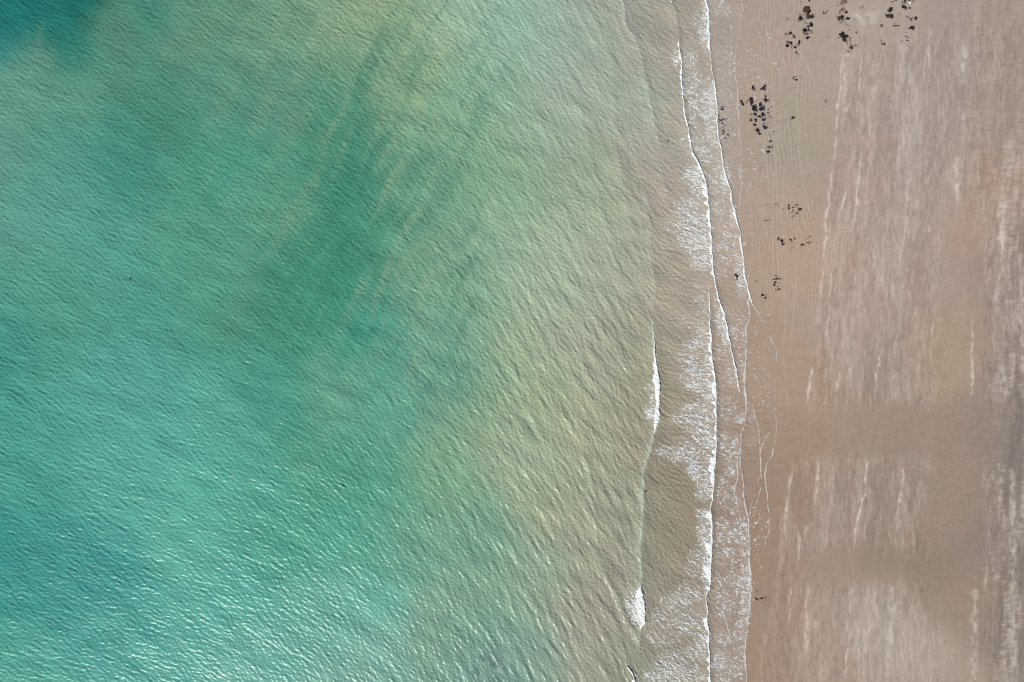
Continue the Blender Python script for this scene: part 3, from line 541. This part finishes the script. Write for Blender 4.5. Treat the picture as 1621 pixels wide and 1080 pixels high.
# ------------------------------------------------------------------ seaweed
class MB:
    def __init__(s): s.v = []; s.q = []
    def ribbon(s, pts, w0, hgt=.03, w1=None):
        w1 = w0 * .3 if w1 is None else w1; n_ = len(pts); b0 = len(s.v)
        for i, p in enumerate(pts):
            a = pts[max(i - 1, 0)]; c = pts[min(i + 1, n_ - 1)]; dx, dy = c[0] - a[0], c[1] - a[1]; l = math.hypot(dx, dy) or 1
            nx, ny = -dy / l, dx / l; t = i / max(n_ - 1, 1); ww = (w0 + (w1 - w0) * t) * (.7 + .6 * random.random()) / 2
            for (o, z) in ((-1, 0), (-.3, hgt), (.4, hgt * .8), (1, 0), (0, -.03)): s.v.append((p[0] + nx * o * ww, p[1] + ny * o * ww, p[2] + z))
        for i in range(n_ - 1):
            for k in range(5): s.q.append((b0 + i * 5 + k, b0 + i * 5 + (k + 1) % 5, b0 + (i + 1) * 5 + (k + 1) % 5, b0 + (i + 1) * 5 + k))
        s.q.append((b0, b0 + 1, b0 + 2, b0 + 3)); e_ = b0 + (n_ - 1) * 5; s.q.append((e_ + 3, e_ + 2, e_ + 1, e_))
    def mound(s, cx, cy, rx, ry, h, z0, seed):
        b0 = len(s.v); R, K = 5, 22; r = random.Random(seed); ph = [r.random() * 6.28 for _ in range(5)]
        am = [r.uniform(.08, .22) for _ in range(5)]
        s.v.append((cx, cy, z0 + h))
        for i in range(1, R + 1):
            t = i / R
            for k in range(K):
                a = k / K * 6.283; f = 1 + sum(am[j] * math.sin((j + 2) * a + ph[j]) for j in range(5)) * t + r.uniform(-.1, .1) * t
                hh = h * (1 - t ** 2) * r.uniform(.55, 1.25) if i < R else -.02
                s.v.append((cx + rx * t * f * math.cos(a), cy + ry * t * f * math.sin(a), z0 + hh))
        for k in range(K): s.q.append((b0, b0 + 1 + k, b0 + 1 + (k + 1) % K, b0))
        for i in range(R - 1):
            for k in range(K):
                a = b0 + 1 + i * K + k; b_ = b0 + 1 + i * K + (k + 1) % K; s.q.append((a, a + K, b_ + K, b_))
    def build(s, name, mat, parent=None, loc=(0, 0, 0)):
        me = bpy.data.meshes.new(name)
        faces = [f if f[0] != f[3] else f[:3] for f in s.q]
        me.from_pydata([(a - loc[0], b_ - loc[1], c - loc[2]) for a, b_, c in s.v], [], faces); me.materials.append(mat); me.update()
        o = bpy.data.objects.new(name, me); C.objects.link(o)
        if parent: o.parent = parent
        else: o.location = loc
        return o
def zt(x, y): return float(top_z(np.array(PX(x)), np.array(PY(y))))
def weed(parts, label, cat='seaweed', group='seaweed clumps on the beach', name='seaweed_clump'):
    """parts: (x, y, rx, ry, style, colour[, angle]); styles: m mat, s scattered blades, r ring, l strand, f frilled"""
    cx = float(X(np.mean([p[0] for p in parts]))); cy = float(Y(np.mean([p[1] for p in parts]))); loc = (cx, cy, zt(cx, cy))
    root = None; mb = {}
    for p in parts:
        x, y, rx, ry, stl, colr = p[:6]; ang = math.radians(p[6]) if len(p) > 6 else random.uniform(-.5, .5)
        wx, wy = float(X(x)), float(Y(y)); a, b_ = rx * M, ry * M
        body = mb.setdefault((colr, 'mound'), MB()); fr_ = mb.setdefault((colr, 'fronds'), MB())
        if stl in 'mf' and min(a, b_) > .1:
            sub = 1 if max(a, b_) < .3 else 4
            for i in range(sub):
                t = random.random() * 6.28; d = 0 if sub == 1 else .5
                ox, oy = a * d * math.cos(t), b_ * d * math.sin(t); kk = .75 if sub == 1 else .5
                body.mound(wx + ox, wy + oy, a * kk, b_ * kk, .05 + .22 * min(a, b_), zt(wx + ox, wy + oy), random.random())
        area = a * b_ * 3.14
        if stl == 'l':
            n_ = 7; pts = []; c_ = random.uniform(-.3, .3)
            for i in range(n_):
                t = i / (n_ - 1) * 2 - 1; xx = wx + t * a * math.cos(ang) - c_ * (t * t - .5) * a * math.sin(ang); yy = wy + t * a * math.sin(ang) + c_ * (t * t - .5) * a * math.cos(ang)
                pts.append((xx, yy, zt(xx, yy)))
            fr_.ribbon(pts, max(b_ * 1.9, .1), .05, max(b_ * .8, .05))
            for i in range(3):
                q = random.choice(pts); t = ang + random.uniform(-.9, .9); l = a * .4
                fr_.ribbon([q, (q[0] + l * .5 * math.cos(t), q[1] + l * .5 * math.sin(t), q[2] + .01), (q[0] + l * math.cos(t + .3), q[1] + l * math.sin(t + .3), q[2])], .08, .03)
        elif stl == 'r':
            s0 = random.random() * 6.28; n_ = 12; pts = []
            for i in range(n_):
                t = s0 + i / (n_ - 1) * 5.0; k = .8 * random.uniform(.85, 1.1); xx = wx + a * k * math.cos(t); yy = wy + b_ * k * math.sin(t); pts.append((xx, yy, zt(xx, yy)))
            fr_.ribbon(pts, .15, .05, .09)
            for i in range(4):
                q = random.choice(pts); t = random.random() * 6.28; l = random.uniform(.1, .35) * max(a, b_) * 1.4
                fr_.ribbon([q, (q[0] + l * .6 * math.cos(t), q[1] + l * .6 * math.sin(t), q[2] + .02), (q[0] + l * math.cos(t + .5), q[1] + l * math.sin(t + .5), q[2])], .12, .05)
        if stl in 'mfs':
            n_ = int({'m': 30, 'f': 34, 's': 15}[stl] * area) + {'m': 6, 'f': 8, 's': 4}[stl]
            for i in range(min(n_, 60)):
                t = random.random() * 6.283; d = math.sqrt(random.random()) * (.85 if stl != 's' else 1)
                xx, yy = wx + a * d * math.cos(t), wy + b_ * d * math.sin(t); h = t + random.uniform(-1.2, 1.2) if stl == 'f' else random.random() * 6.28
                ln = random.uniform(.12, .34) * (1 if stl != 's' else .75); pts = []; rise = 0 if stl == 's' else .05 + .2 * min(a, b_) * (1 - d)
                for k in range(5):
                    pts.append((xx, yy, zt(xx, yy) + rise * (1 - k / 4))); h += random.uniform(-.7, .7); xx += ln / 4 * math.cos(h); yy += ln / 4 * math.sin(h)
                fr_.ribbon(pts, random.uniform(.07, .15), .04)
    items = [(k, b) for k, b in mb.items() if b.v]
    items.sort(key=lambda kb: -len(kb[1].v))
    if len(items) == 1:
        root = items[0][1].build(name, WEED[items[0][0][0]], None, loc)
    else:
        root = bpy.data.objects.new(name, None); C.objects.link(root); root.location = loc; root.empty_display_size = .2
        for (colr, part), b in items:
            o = b.build({'mound': 'mat', 'fronds': 'fronds'}[part], WEED[colr], root, loc)
            if len({k[0] for k, _ in items}) > 1: o['label'] = {'dark': 'near-black', 'violet': 'violet-black', 'brown': 'brown', 'tan': 'tan', 'faded': 'faded grey-brown', 'shell': 'pale'}[colr] + ' seaweed ' + ('mat' if part == 'mound' else 'fronds')
    tag(root, label, cat, group); return root
G1 = 'seaweed washed up at the top of the beach'; G2_ = 'seaweed in the shallow pool'; G3 = 'seaweed in the swash'; G4 = 'seaweed on the mid beach'; G5 = 'seaweed at the far end'
d, v_, br, tn, fd = 'dark', 'violet', 'brown', 'tan', 'faded'
W = [
 ([(1276, 17, 6, 7, 'm', br), (1279, 19, 4, 6, 'm', d), (1275, 24, 4, 2, 's', d)], 'big brown and black seaweed heap, highest of the left column at the top edge', G1),
 ([(1280.5, 1.2, 2, 2, 'm', d)], 'small black seaweed scrap cut by the top edge above the big brown heap', G1),
 ([(1267.5, 5, 1.6, 2.4, 's', fd)], 'faded wisp of seaweed up and left of the big brown heap', G1),
 ([(1267, 30, 3.5, 4, 'm', d), (1264, 33, 2, 2.5, 's', d), (1267, 24, 3, 1, 'l', d, 10)], 'black ragged clump at the lower left foot of the big brown heap', G1),
 ([(1279, 28, 4, 3.4, 'm', br), (1282, 28, 2.5, 3, 'm', d), (1272.5, 31, 3, 2, 's', br)], 'brown-black clump touching the underside of the big brown heap', G1),
 ([(1285.8, 27, 2, 3.8, 'm', d)], 'narrow black upright scrap at the lower right foot of the big brown heap', G1),
 ([(1283.5, 40, 3.5, 3.5, 'm', d), (1276, 36, 2, 2.4, 's', d), (1278.5, 43, 2.4, 2.2, 'm', d)], 'black branching clump midway down the left column of seaweed', G1),
 ([(1273, 49, 3.5, 4, 'm', d), (1279, 51, 3.5, 4.2, 'r', d), (1276, 52, 6, 4.5, 'r', d)], 'black ring-shaped clump low in the left column of seaweed', G1),
 ([(1285.5, 51.5, 2.4, 3, 's', d)], 'small curled scrap right of the ring-shaped clump', G1),
 ([(1278, 60.5, 3.2, 2.8, 'm', d)], 'compact black clump at the bottom of the left column, under the ring', G1),
 ([(1251, 53.5, 2.4, 2.4, 'm', d), (1245, 54.5, 2.6, 2, 'r', d)], 'black speckled clump at the upper left of the low left cluster', G1),
 ([(1257, 58, 2, 3.6, 's', d), (1256.8, 59.5, 1.4, 1.4, 'm', d)], 'small black upright scrap between the two rows of the low left cluster', G1),
 ([(1250, 69, 4, 2.6, 'm', d), (1246, 73, 3, 2.6, 'm', d), (1254, 75, 3.6, 3.4, 'r', fd), (1258, 75.5, 2.4, 2.2, 'm', d), (1245, 67, 1, 2.4, 's', d)], 'largest clump of the low left cluster, with a faded brown loop in it', G1),
 ([(1264.5, 69, 2, 4, 'm', d), (1262, 72, 1.2, 2.4, 's', d)], 'narrow black clump at the right end of the low left cluster', G1),
 ([(1260.5, 85, 3.2, 1.2, 'l', d, -45), (1259, 83.5, 2.6, 1.6, 's', d)], 'forked black scrap lowest of the low left cluster', G1),
 ([(1246, 30.7, 1.8, .8, 'l', d, 5)], 'tiny black dash alone left of the heaps near the top edge', G1),
 ([(1304.5, 21, 3, 2.6, 'r', d), (1309, 19, 2.4, .6, 'l', d, 45)], 'thin black hook of weed alone between the two columns of heaps', G1),
 ([(1306.5, 1.2, 1.8, 1.8, 's', fd)], 'faded scrap at the top edge above the thin hook', G1),
 ([(1334.5, 5, 5.4, 5, 'm', tn), (1331, 7, 3, 4, 's', br), (1338, 4, 2.4, 4, 's', br)], 'tan rounded mound of weed cut by the top edge, top of the right column', G1),
 ([(1324, 8, 1.8, 3.6, 's', fd)], 'faded grey wisp left of the tan mound at the top edge', G1),
 ([(1333, 18, 4.8, 4, 'm', tn), (1332, 14, 4, 1, 's', br), (1328, 20, 1.2, 3, 's', br)], 'pale tan mound, second down in the right column', G1),
 ([(1338.6, 20.4, 1.9, 2.4, 'm', d)], 'small black lump at the right flank of the pale tan mound', G1),
 ([(1328.5, 31, 4, 5, 'm', br), (1332, 33, 4.5, 5.5, 's', d), (1332, 28, 3, 3, 'm', d), (1335, 33, 2.5, 4, 's', br), (1330, 37.5, 2.5, 2, 's', br)], 'brown tangled clump with dark holes, third down in the right column', G1),
 ([(1341.5, 30.6, 3.4, 2, 'm', d), (1339, 28.5, 1.6, 1.6, 's', d)], 'black wedge touching the right side of the brown tangled clump', G1),
 ([(1339, 40, 3, 2.4, 's', fd), (1343.5, 45, 1.4, 4, 's', fd)], 'faded grey scraps trailing under the brown tangled clump', G1),
 ([(1332, 56, 5.4, 4.6, 'm', d), (1335, 63.5, 3.4, 5, 'm', d), (1338.5, 58.5, 3.4, 3, 'm', d), (1327, 60, 2, .6, 'l', d, 0)], 'blackest and largest solid clump, low in the right column', G1),
 ([(1343, 60.5, 4, 3, 's', d), (1342.5, 66, 4.6, 3.6, 's', br), (1341, 67, 3, 3, 's', tn)], 'grey-brown speckled clump on the right shoulder of the blackest clump', G1),
 ([(1346.5, 77, 3.2, 3.4, 'm', br), (1342, 71.5, 3.6, 1.4, 's', br), (1346.5, 73, 2.4, 2, 's', tn)], 'brown clump lowest in the right column', G1),
 ([(1353.4, 73, 2.3, 1.9, 'r', d)], 'small black loop right of the lowest brown clump', G1),
 ([(1341.5, 82.5, 2.8, .6, 'l', d, -15)], 'thin black strand under the lowest brown clump', G1),
 ([(1354, 53, .9, .9, 'm', d)], 'single black dot right of the blackest clump', G1),
 ([(1319, 76.2, 1.1, .6, 'l', br, 40)], 'tiny brown fleck left of the lowest brown clump', G1),
 ([(1310, 59.5, 2.4, .5, 'l', fd, 25)], 'faint pale dash on the sand left of the blackest clump', G1),
 ([(1363, 14, 2.6, 2.2, 'r', fd), (1365, 10.5, 1.6, .5, 'l', d, -60)], 'faint thin curl right of the tan mounds', G1),
 ([(1411, 5, 1.3, 2.4, 's', d)], 'small dark curl at the top left of the far right group', G1),
 ([(1416, 2, 1.7, 1.3, 'm', d)], 'small dark spot cut near the top edge in the far right group', G1),
 ([(1431, 3.5, 1.7, 3, 'm', d), (1427, 5, 2, 1.2, 's', d)], 'dark branching scrap left of the white shell', G1),
 ([(1437.5, 2.8, 2.8, .8, 'l', d, 10), (1443.3, 4, 2.6, .9, 'l', d, 35)], 'dark strands curled round the top and right of the white shell', G1),
 ([(1428, 11.5, 3.2, 3.8, 'm', d), (1431.5, 14.6, 3, 1.8, 'm', d)], 'solid black clump just under the white shell', G1),
 ([(1437.5, 14.6, 2.4, 3, 's', br), (1438.6, 14.4, 1.5, 2.4, 's', d)], 'brown streaked scrap right of the black clump under the shell', G1),
 ([(1408, 17, 3.6, 4.6, 'm', d), (1404.4, 19.6, 3, 1.6, 's', d)], 'solid black clump, upper of the stacked pair in the far right group', G1),
 ([(1405.5, 27, 4.4, 3.6, 'm', br), (1403, 26, 2.6, 2.4, 'm', d), (1411, 27, 2.6, 3.8, 'm', d), (1407, 29, 3, 2, 's', d)], 'black and brown clump, lower of the stacked pair in the far right group', G1),
 ([(1424, 24.4, 1.5, 1.3, 's', fd)], 'small faded spot right of the stacked pair', G1),
 ([(1435.8, 29, 3.2, 1, 'l', d, -28), (1440.6, 33, 1.6, 2.6, 'r', d)], 'crooked dark strand left of the black arrowhead scrap', G1),
 ([(1447.8, 31.4, 2.4, 3.2, 'm', d), (1444.6, 29.6, 1.4, .8, 's', d)], 'black arrowhead scrap, rightmost of all the seaweed', G1),
 ([(1393.4, 42.5, 2.4, 2.6, 'r', d), (1394.6, 42, 1.2, 1.6, 's', d)], 'small dark ring, leftmost of the far right group', G1),
 ([(1416, 42.5, 6, 1.6, 's', d), (1417, 42.6, 5, .8, 'l', d, 2), (1415, 40, 3, 2, 's', fd)], 'spiky flat dark clump in the middle of the far right group', G1),
 ([(1442, 45.6, 4, 2.8, 'm', d), (1443.5, 47.6, 2.2, 2.6, 'm', d), (1437.5, 46.2, 2.4, .9, 'l', d, 8)], 'solid black triangular clump at the lower right of the far right group', G1),
 ([(1432.5, 53, 1, .6, 'l', fd, 5)], 'tiny fleck under the black triangular clump', G1),
 ([(1433.5, 60, 3.6, .9, 'l', d, -28)], 'black slanting dash below the far right group', G1),
 ([(1434.5, 65.6, 2.4, .6, 'l', d, 0), (1425.4, 67, 1.8, 1.6, 's', fd)], 'faded flecks under the black slanting dash', G1),
 ([(1398.6, 71.8, 1.5, 1.4, 'm', d), (1395, 71.4, 1, .8, 'm', d), (1394, 66.6, .8, .7, 's', d)], 'trio of tiny black dots below the stacked pair', G1),
 ([(1192, 138, 1.8, 4.4, 'm', d), (1193, 141, 1.6, 3, 'm', v_)], 'upright black clump, top left of the pool cluster', G2_),
 ([(1208.4, 141, 3.6, 3.6, 'm', v_), (1207, 141, 4.4, 2.2, 's', d), (1210.4, 135.6, 1.1, 1.6, 'm', d)], 'violet-black clump with side spikes, top right of the pool cluster', G2_),
 ([(1212.6, 159, 3.6, 3, 'm', v_), (1209, 158, 2.6, 1.2, 's', d)], 'violet-black clump under the spiky one on the right of the pool cluster', G2_),
 ([(1211.2, 153, 1.5, 1, 'm', d)], 'tiny black scrap on top of the right-hand pool clumps', G2_),
 ([(1173.4, 160.5, 1.6, 2.4, 'm', d), (1176, 165, 2, 3, 'm', d)], 'black two-lobed clump, leftmost of the pool cluster beside the swash rim', G2_),
 ([(1183, 161.4, 1.5, 2.6, 's', d)], 'small speckled scrap between the leftmost pool clump and the long chain', G2_),
 ([(1188.6, 158, 2.6, 4, 'm', d), (1190, 164, 3, 4, 'm', v_), (1193.4, 170.5, 3.4, 4.4, 'm', d), (1196, 168, 2.2, 6, 's', v_), (1194, 173.5, 2.6, 3, 'm', d), (1197.6, 176, 1.2, 1.6, 'm', d)], 'long black chain of weed, left strand of the pool cluster', G2_),
 ([(1203.4, 166, 2.4, 4.4, 'm', v_), (1206.4, 172.6, 5, 3, 'm', v_), (1209, 168.6, 3, 2.4, 's', v_), (1204, 173, 2.4, 3, 'm', d)], 'thick violet-black mat at the heart of the pool cluster', G2_),
 ([(1217, 173.6, 2.2, 2.8, 's', d), (1220.5, 169.4, 1, .8, 's', d), (1216.2, 179.8, .9, .8, 'm', d)], 'loose specks on the right side of the pool cluster', G2_),
 ([(1195.3, 181.2, 2.8, 2.6, 'm', d)], 'round black clump under the long chain in the pool', G2_),
 ([(1188.4, 181.4, 1.3, 2, 's', d)], 'small scrap left of the round pool clump', G2_),
 ([(1201, 184.6, 2.6, 1.8, 'm', d)], 'black slanting scrap joining the round pool clump to the violet one', G2_),
 ([(1207, 181.6, 3.4, 3.4, 'm', v_), (1209, 184, 2.6, 2, 's', v_)], 'violet-black clump directly under the thick mat of the pool', G2_),
 ([(1217.6, 184.6, 3, .6, 'l', v_, -20), (1220.4, 187, 1.6, .5, 'l', fd, -60)], 'thin curved tail reaching right from the violet pool clumps', G2_),
 ([(1189.2, 190, 1.8, 2.6, 'r', d), (1188.4, 191.6, 1.1, 1.2, 'm', d)], 'small black hook lower left in the pool cluster', G2_),
 ([(1196, 190.6, 1.9, 3.4, 'm', d)], 'black upright clump between the hook and the violet weed in the pool', G2_),
 ([(1208.6, 190, 3.6, 2.6, 'm', v_), (1209.6, 195, 1.6, 1, 's', v_), (1215, 195, 1.5, 2, 's', fd)], 'violet-black clump with faded specks, low right in the pool cluster', G2_),
 ([(1194.4, 198, 2.6, 2.2, 'm', d)], 'black three-pronged scrap low left in the pool cluster', G2_),
 ([(1211, 202.4, 3.8, 3, 'm', v_), (1208.4, 200, 1.2, 2, 'm', v_)], 'compact violet-black clump at the lower right end of the pool cluster', G2_),
 ([(1199.4, 206, 2.6, 3.4, 'm', d), (1202, 212.4, 2, 2.6, 'm', d), (1195, 206.6, 2, 1, 's', d), (1200, 209, 1.6, 2.4, 'm', v_)], 'black drooping clump lowest of the pool cluster', G2_),
 ([(1224, 209, 2, .9, 'r', fd)], 'faint curl right of the drooping pool clump', G2_),
 ([(1219.5, 224, 1.8, 1.4, 'm', d), (1222.3, 224.6, 1.2, .4, 'l', fd, 0)], 'small black scrap alone just below the pool cluster', G2_),
 ([(1217.6, 233.6, 4, 1.6, 's', d), (1217.6, 233.8, 2.6, 1, 'm', v_), (1222.6, 232.6, 1.6, 2.4, 'r', fd)], 'black feathery scrap, upper of the pair below the pool cluster', G2_),
 ([(1215.5, 240.6, 3.4, 1.8, 'm', d)], 'black flat scrap, lower of the pair below the pool cluster', G2_),
 ([(1258, 124.5, 3.2, 3.4, 'r', d), (1260, 127, 1.3, 1, 'm', d)], 'dark open ring of weed alone on rippled wet sand', G2_),
 ([(1254.4, 186.4, 2, 2, 'm', v_), (1256, 186.4, 4, .6, 'l', d, 6), (1252, 189, 1.4, .4, 'l', d, 50)], 'small star-shaped weed alone right of the pool cluster', G2_),
 ([(1143.6, 172, 3, 4.2, 'r', v_), (1144.4, 173, 2, 3, 's', v_)], 'violet-black loop topmost of the seaweed in the swash', G3),
 ([(1137.8, 184, 1.8, 2.6, 's', v_), (1138, 191, 2.8, 2.2, 'r', v_), (1142.4, 190, 2, 1.7, 'm', v_), (1148, 190, 2, 1.5, 's', v_), (1150, 188.6, 2, .4, 'l', v_, 25)], 'spread violet-black scrap touching the white wave rim in the swash', G3),
 ([(1145.4, 200.4, 2.6, 3, 's', v_), (1144, 195, .9, .9, 'm', v_)], 'loose violet-black flecks midway down the swash weed', G3),
 ([(1144.6, 209, 2.8, 3.4, 'r', v_), (1146, 207.6, 1.5, 2, 's', v_)], 'violet-black ring low in the swash weed', G3),
 ([(1159.5, 206, 1.4, 2.2, 's', v_)], 'small dark scrap right of the swash weed by the swash rim', G3),
 ([(1152, 213.4, 1.1, 1.8, 'm', v_)], 'tiny dark wedge lower right of the swash ring', G3),
 ([(1148, 219, 2.4, 1.2, 's', v_)], 'faint flecks lowest of the swash weed', G3),
 ([(1228, 324, 2.4, .6, 'l', d, 0)], 'short dark dash left of the loose oval scatter of weed', G4),
 ([(1239, 331.2, 1.8, .4, 'l', fd, 5)], 'faint dash near the left side of the oval scatter', G4),
 ([(1248.4, 326, 1.8, 1.3, 'm', d)], 'upper of two black dots at the left end of the oval scatter', G4),
 ([(1248.6, 330.6, 1.8, 1.2, 'm', d)], 'lower of two black dots at the left end of the oval scatter', G4),
 ([(1256, 328.6, 1.6, .8, 's', d), (1253, 329.6, 1.6, .3, 'l', fd, 10)], 'small fleck at the top middle of the oval scatter', G4),
 ([(1260.8, 324.6, 3.2, .5, 'l', d, 15), (1260, 326, 1.4, .5, 's', fd)], 'thin slanting strand at the top of the oval scatter', G4),
 ([(1266, 331.8, 3, 1.9, 'r', d), (1264.6, 332.6, 2, .8, 'm', d), (1262.4, 329.6, 1.4, 1.2, 's', fd)], 'black open oval at the right end of the oval scatter', G4),
 ([(1251.6, 336.8, 2.6, 2.2, 's', fd), (1255.4, 334.2, 2.2, 2, 's', fd)], 'faded speckled scrap lower left in the oval scatter', G4),
 ([(1261, 335.8, 2.4, 1.8, 's', br), (1261, 338.6, 3, .5, 'l', d, 5)], 'brown-grey scrap lower right in the oval scatter', G4),
 ([(1254.8, 343, 2.8, .6, 'l', d, 22)], 'thin dark strand below the oval scatter', G4),
 ([(1210.8, 348.8, 1.6, .8, 'l', d, -10), (1215, 349.2, 3.4, .4, 'l', d, 8)], 'comma-shaped dark strand alone on smooth sand left of the scatter', G4),
 ([(1232.6, 379, 2, 1.9, 'r', d), (1231.8, 377.6, 1, .7, 'm', d)], 'small black loop, top of the left trio on mid beach', G4),
 ([(1237.2, 382.2, 2.6, 1.8, 'm', d), (1239.4, 379.6, 1.6, 2, 's', d)], 'black branching scrap, middle of the left trio on mid beach', G4),
 ([(1239.2, 386.8, 2.2, 1.1, 'm', d), (1240.6, 385.4, 1.4, .8, 's', d)], 'black crescent, lowest of the left trio on mid beach', G4),
 ([(1257.4, 377.8, 1.7, 2.6, 'r', fd), (1251.4, 380.4, .9, .9, 'm', d), (1254, 383, 2, .4, 'l', fd, 10)], 'faded curl with a black dot beside it on mid beach', G4),
 ([(1253.4, 393, 1.8, .4, 'l', fd, 45), (1255.6, 390, 1, .4, 'l', fd, 80)], 'faint slanting strand below the faded curl', G4),
 ([(1269.8, 388, 1.6, 1.1, 'm', d), (1273.6, 386.6, 2, .6, 'l', d, 15)], 'black comma-shaped strand, lower of the right-hand scraps on mid beach', G4),
 ([(1279.8, 384, 2.6, 2.2, 'r', d)], 'dark hook, rightmost large scrap on mid beach', G4),
 ([(1277.6, 377.4, 1.8, .6, 'l', d, 15), (1275, 380, .9, .4, 'l', fd, 50)], 'short dark dash above the right-hand hook', G4),
 ([(1282.4, 374, 1.4, .7, 's', br)], 'brown fleck topmost of the right-hand scraps on mid beach', G4),
 ([(1164, 435, 1.6, 2, 'm', d), (1166.6, 438.6, 1.6, 3, 'm', d), (1167, 442.4, 1.2, .8, 's', d)], 'dark crooked weed afloat in foam inside the inner wave rim', G3),
 ([(1196.8, 444.8, 1.7, .7, 'l', d, 35)], 'tiny dark fleck alone between the swash and the ladder of strands', G4),
 ([(1228, 437, 2, .9, 'l', d, -30)], 'short strand on top of the ladder-like stack of weed', G4),
 ([(1228.4, 442, 5.6, .9, 'l', d, 5), (1231, 441.6, 2.4, .9, 'm', d)], 'long black horizontal strand in the ladder-like stack', G4),
 ([(1226.8, 447.6, 1.7, 1.3, 'm', d), (1225.2, 452, 1.3, 1.5, 'm', d)], 'black double blob below the long horizontal strand', G4),
 ([(1231.4, 453.4, 1.6, .7, 'l', d, 25), (1233.4, 448.4, 1.1, .6, 's', fd)], 'small grey flecks right of the double blob', G4),
 ([(1233.6, 458.4, 1.4, .8, 'm', d), (1229.6, 459, 3, .5, 'l', d, 35), (1227.6, 458, 1.6, .4, 'l', fd, 0)], 'forked strand at the bottom of the ladder-like stack', G4),
 ([(1206.4, 467.6, 2.2, 1.1, 'm', d), (1212, 467, 2, .4, 'l', fd, 25)], 'black elongated scrap, upper of the lower pair by the swash', G4),
 ([(1211.6, 472, 2.4, 1.5, 'm', d)], 'black blocky scrap, lower of the lower pair by the swash', G4),
 ([(1198.6, 935.6, 1.5, .5, 'l', d, -30)], 'tiny dark fleck above the curved strand near the lower beach', G5),
 ([(1197.4, 948.2, 1, 1, 'm', d), (1199.6, 949.2, 1.6, .5, 'l', d, -15)], 'small black scrap beside the brown wet rim on the lower beach', G5),
 ([(1205.4, 947.8, 2.2, .9, 'm', d), (1209.6, 945.8, 2.6, .35, 'l', d, 30), (1212.4, 946.4, 1, .3, 'l', d, -40)], 'black strand with a long curved tail on the lower beach', G5),
 ([(1306.4, 160, .8, .6, 's', br), (1307.4, 162.4, .8, .5, 's', br)], 'pair of tiny reddish flecks on bare sand right of the ripples', G2_),
]
for parts, lb, g in W: weed(parts, lb, group=g)
weed([(206, 442, 1.0, .9, 'm', d)], 'tiny black speck floating alone on the turquoise sea', 'seaweed', None, 'floating_speck')  # specks of unknown kind afloat, built with the weed mound shape
weed([(1057, 223, .8, .8, 'm', d)], 'tiny black speck afloat in sandy water just off the upper broken wave', 'seaweed', None, 'floating_speck')
weed([(1023, 777, .9, .9, 'm', d)], 'tiny black speck afloat in front of the pale green crest', 'seaweed', None, 'floating_speck')
sh = MB(); cx, cy = float(X(1438.5)), float(Y(5.6)); sh.mound(cx, cy, .2, .16, .12, zt(cx, cy), 5)
o = sh.build('scallop_shell', WEED['shell'], None, (cx, cy, zt(cx, cy))); tag(o, 'small bright white shell lying among dark weed near the top edge', 'shell')
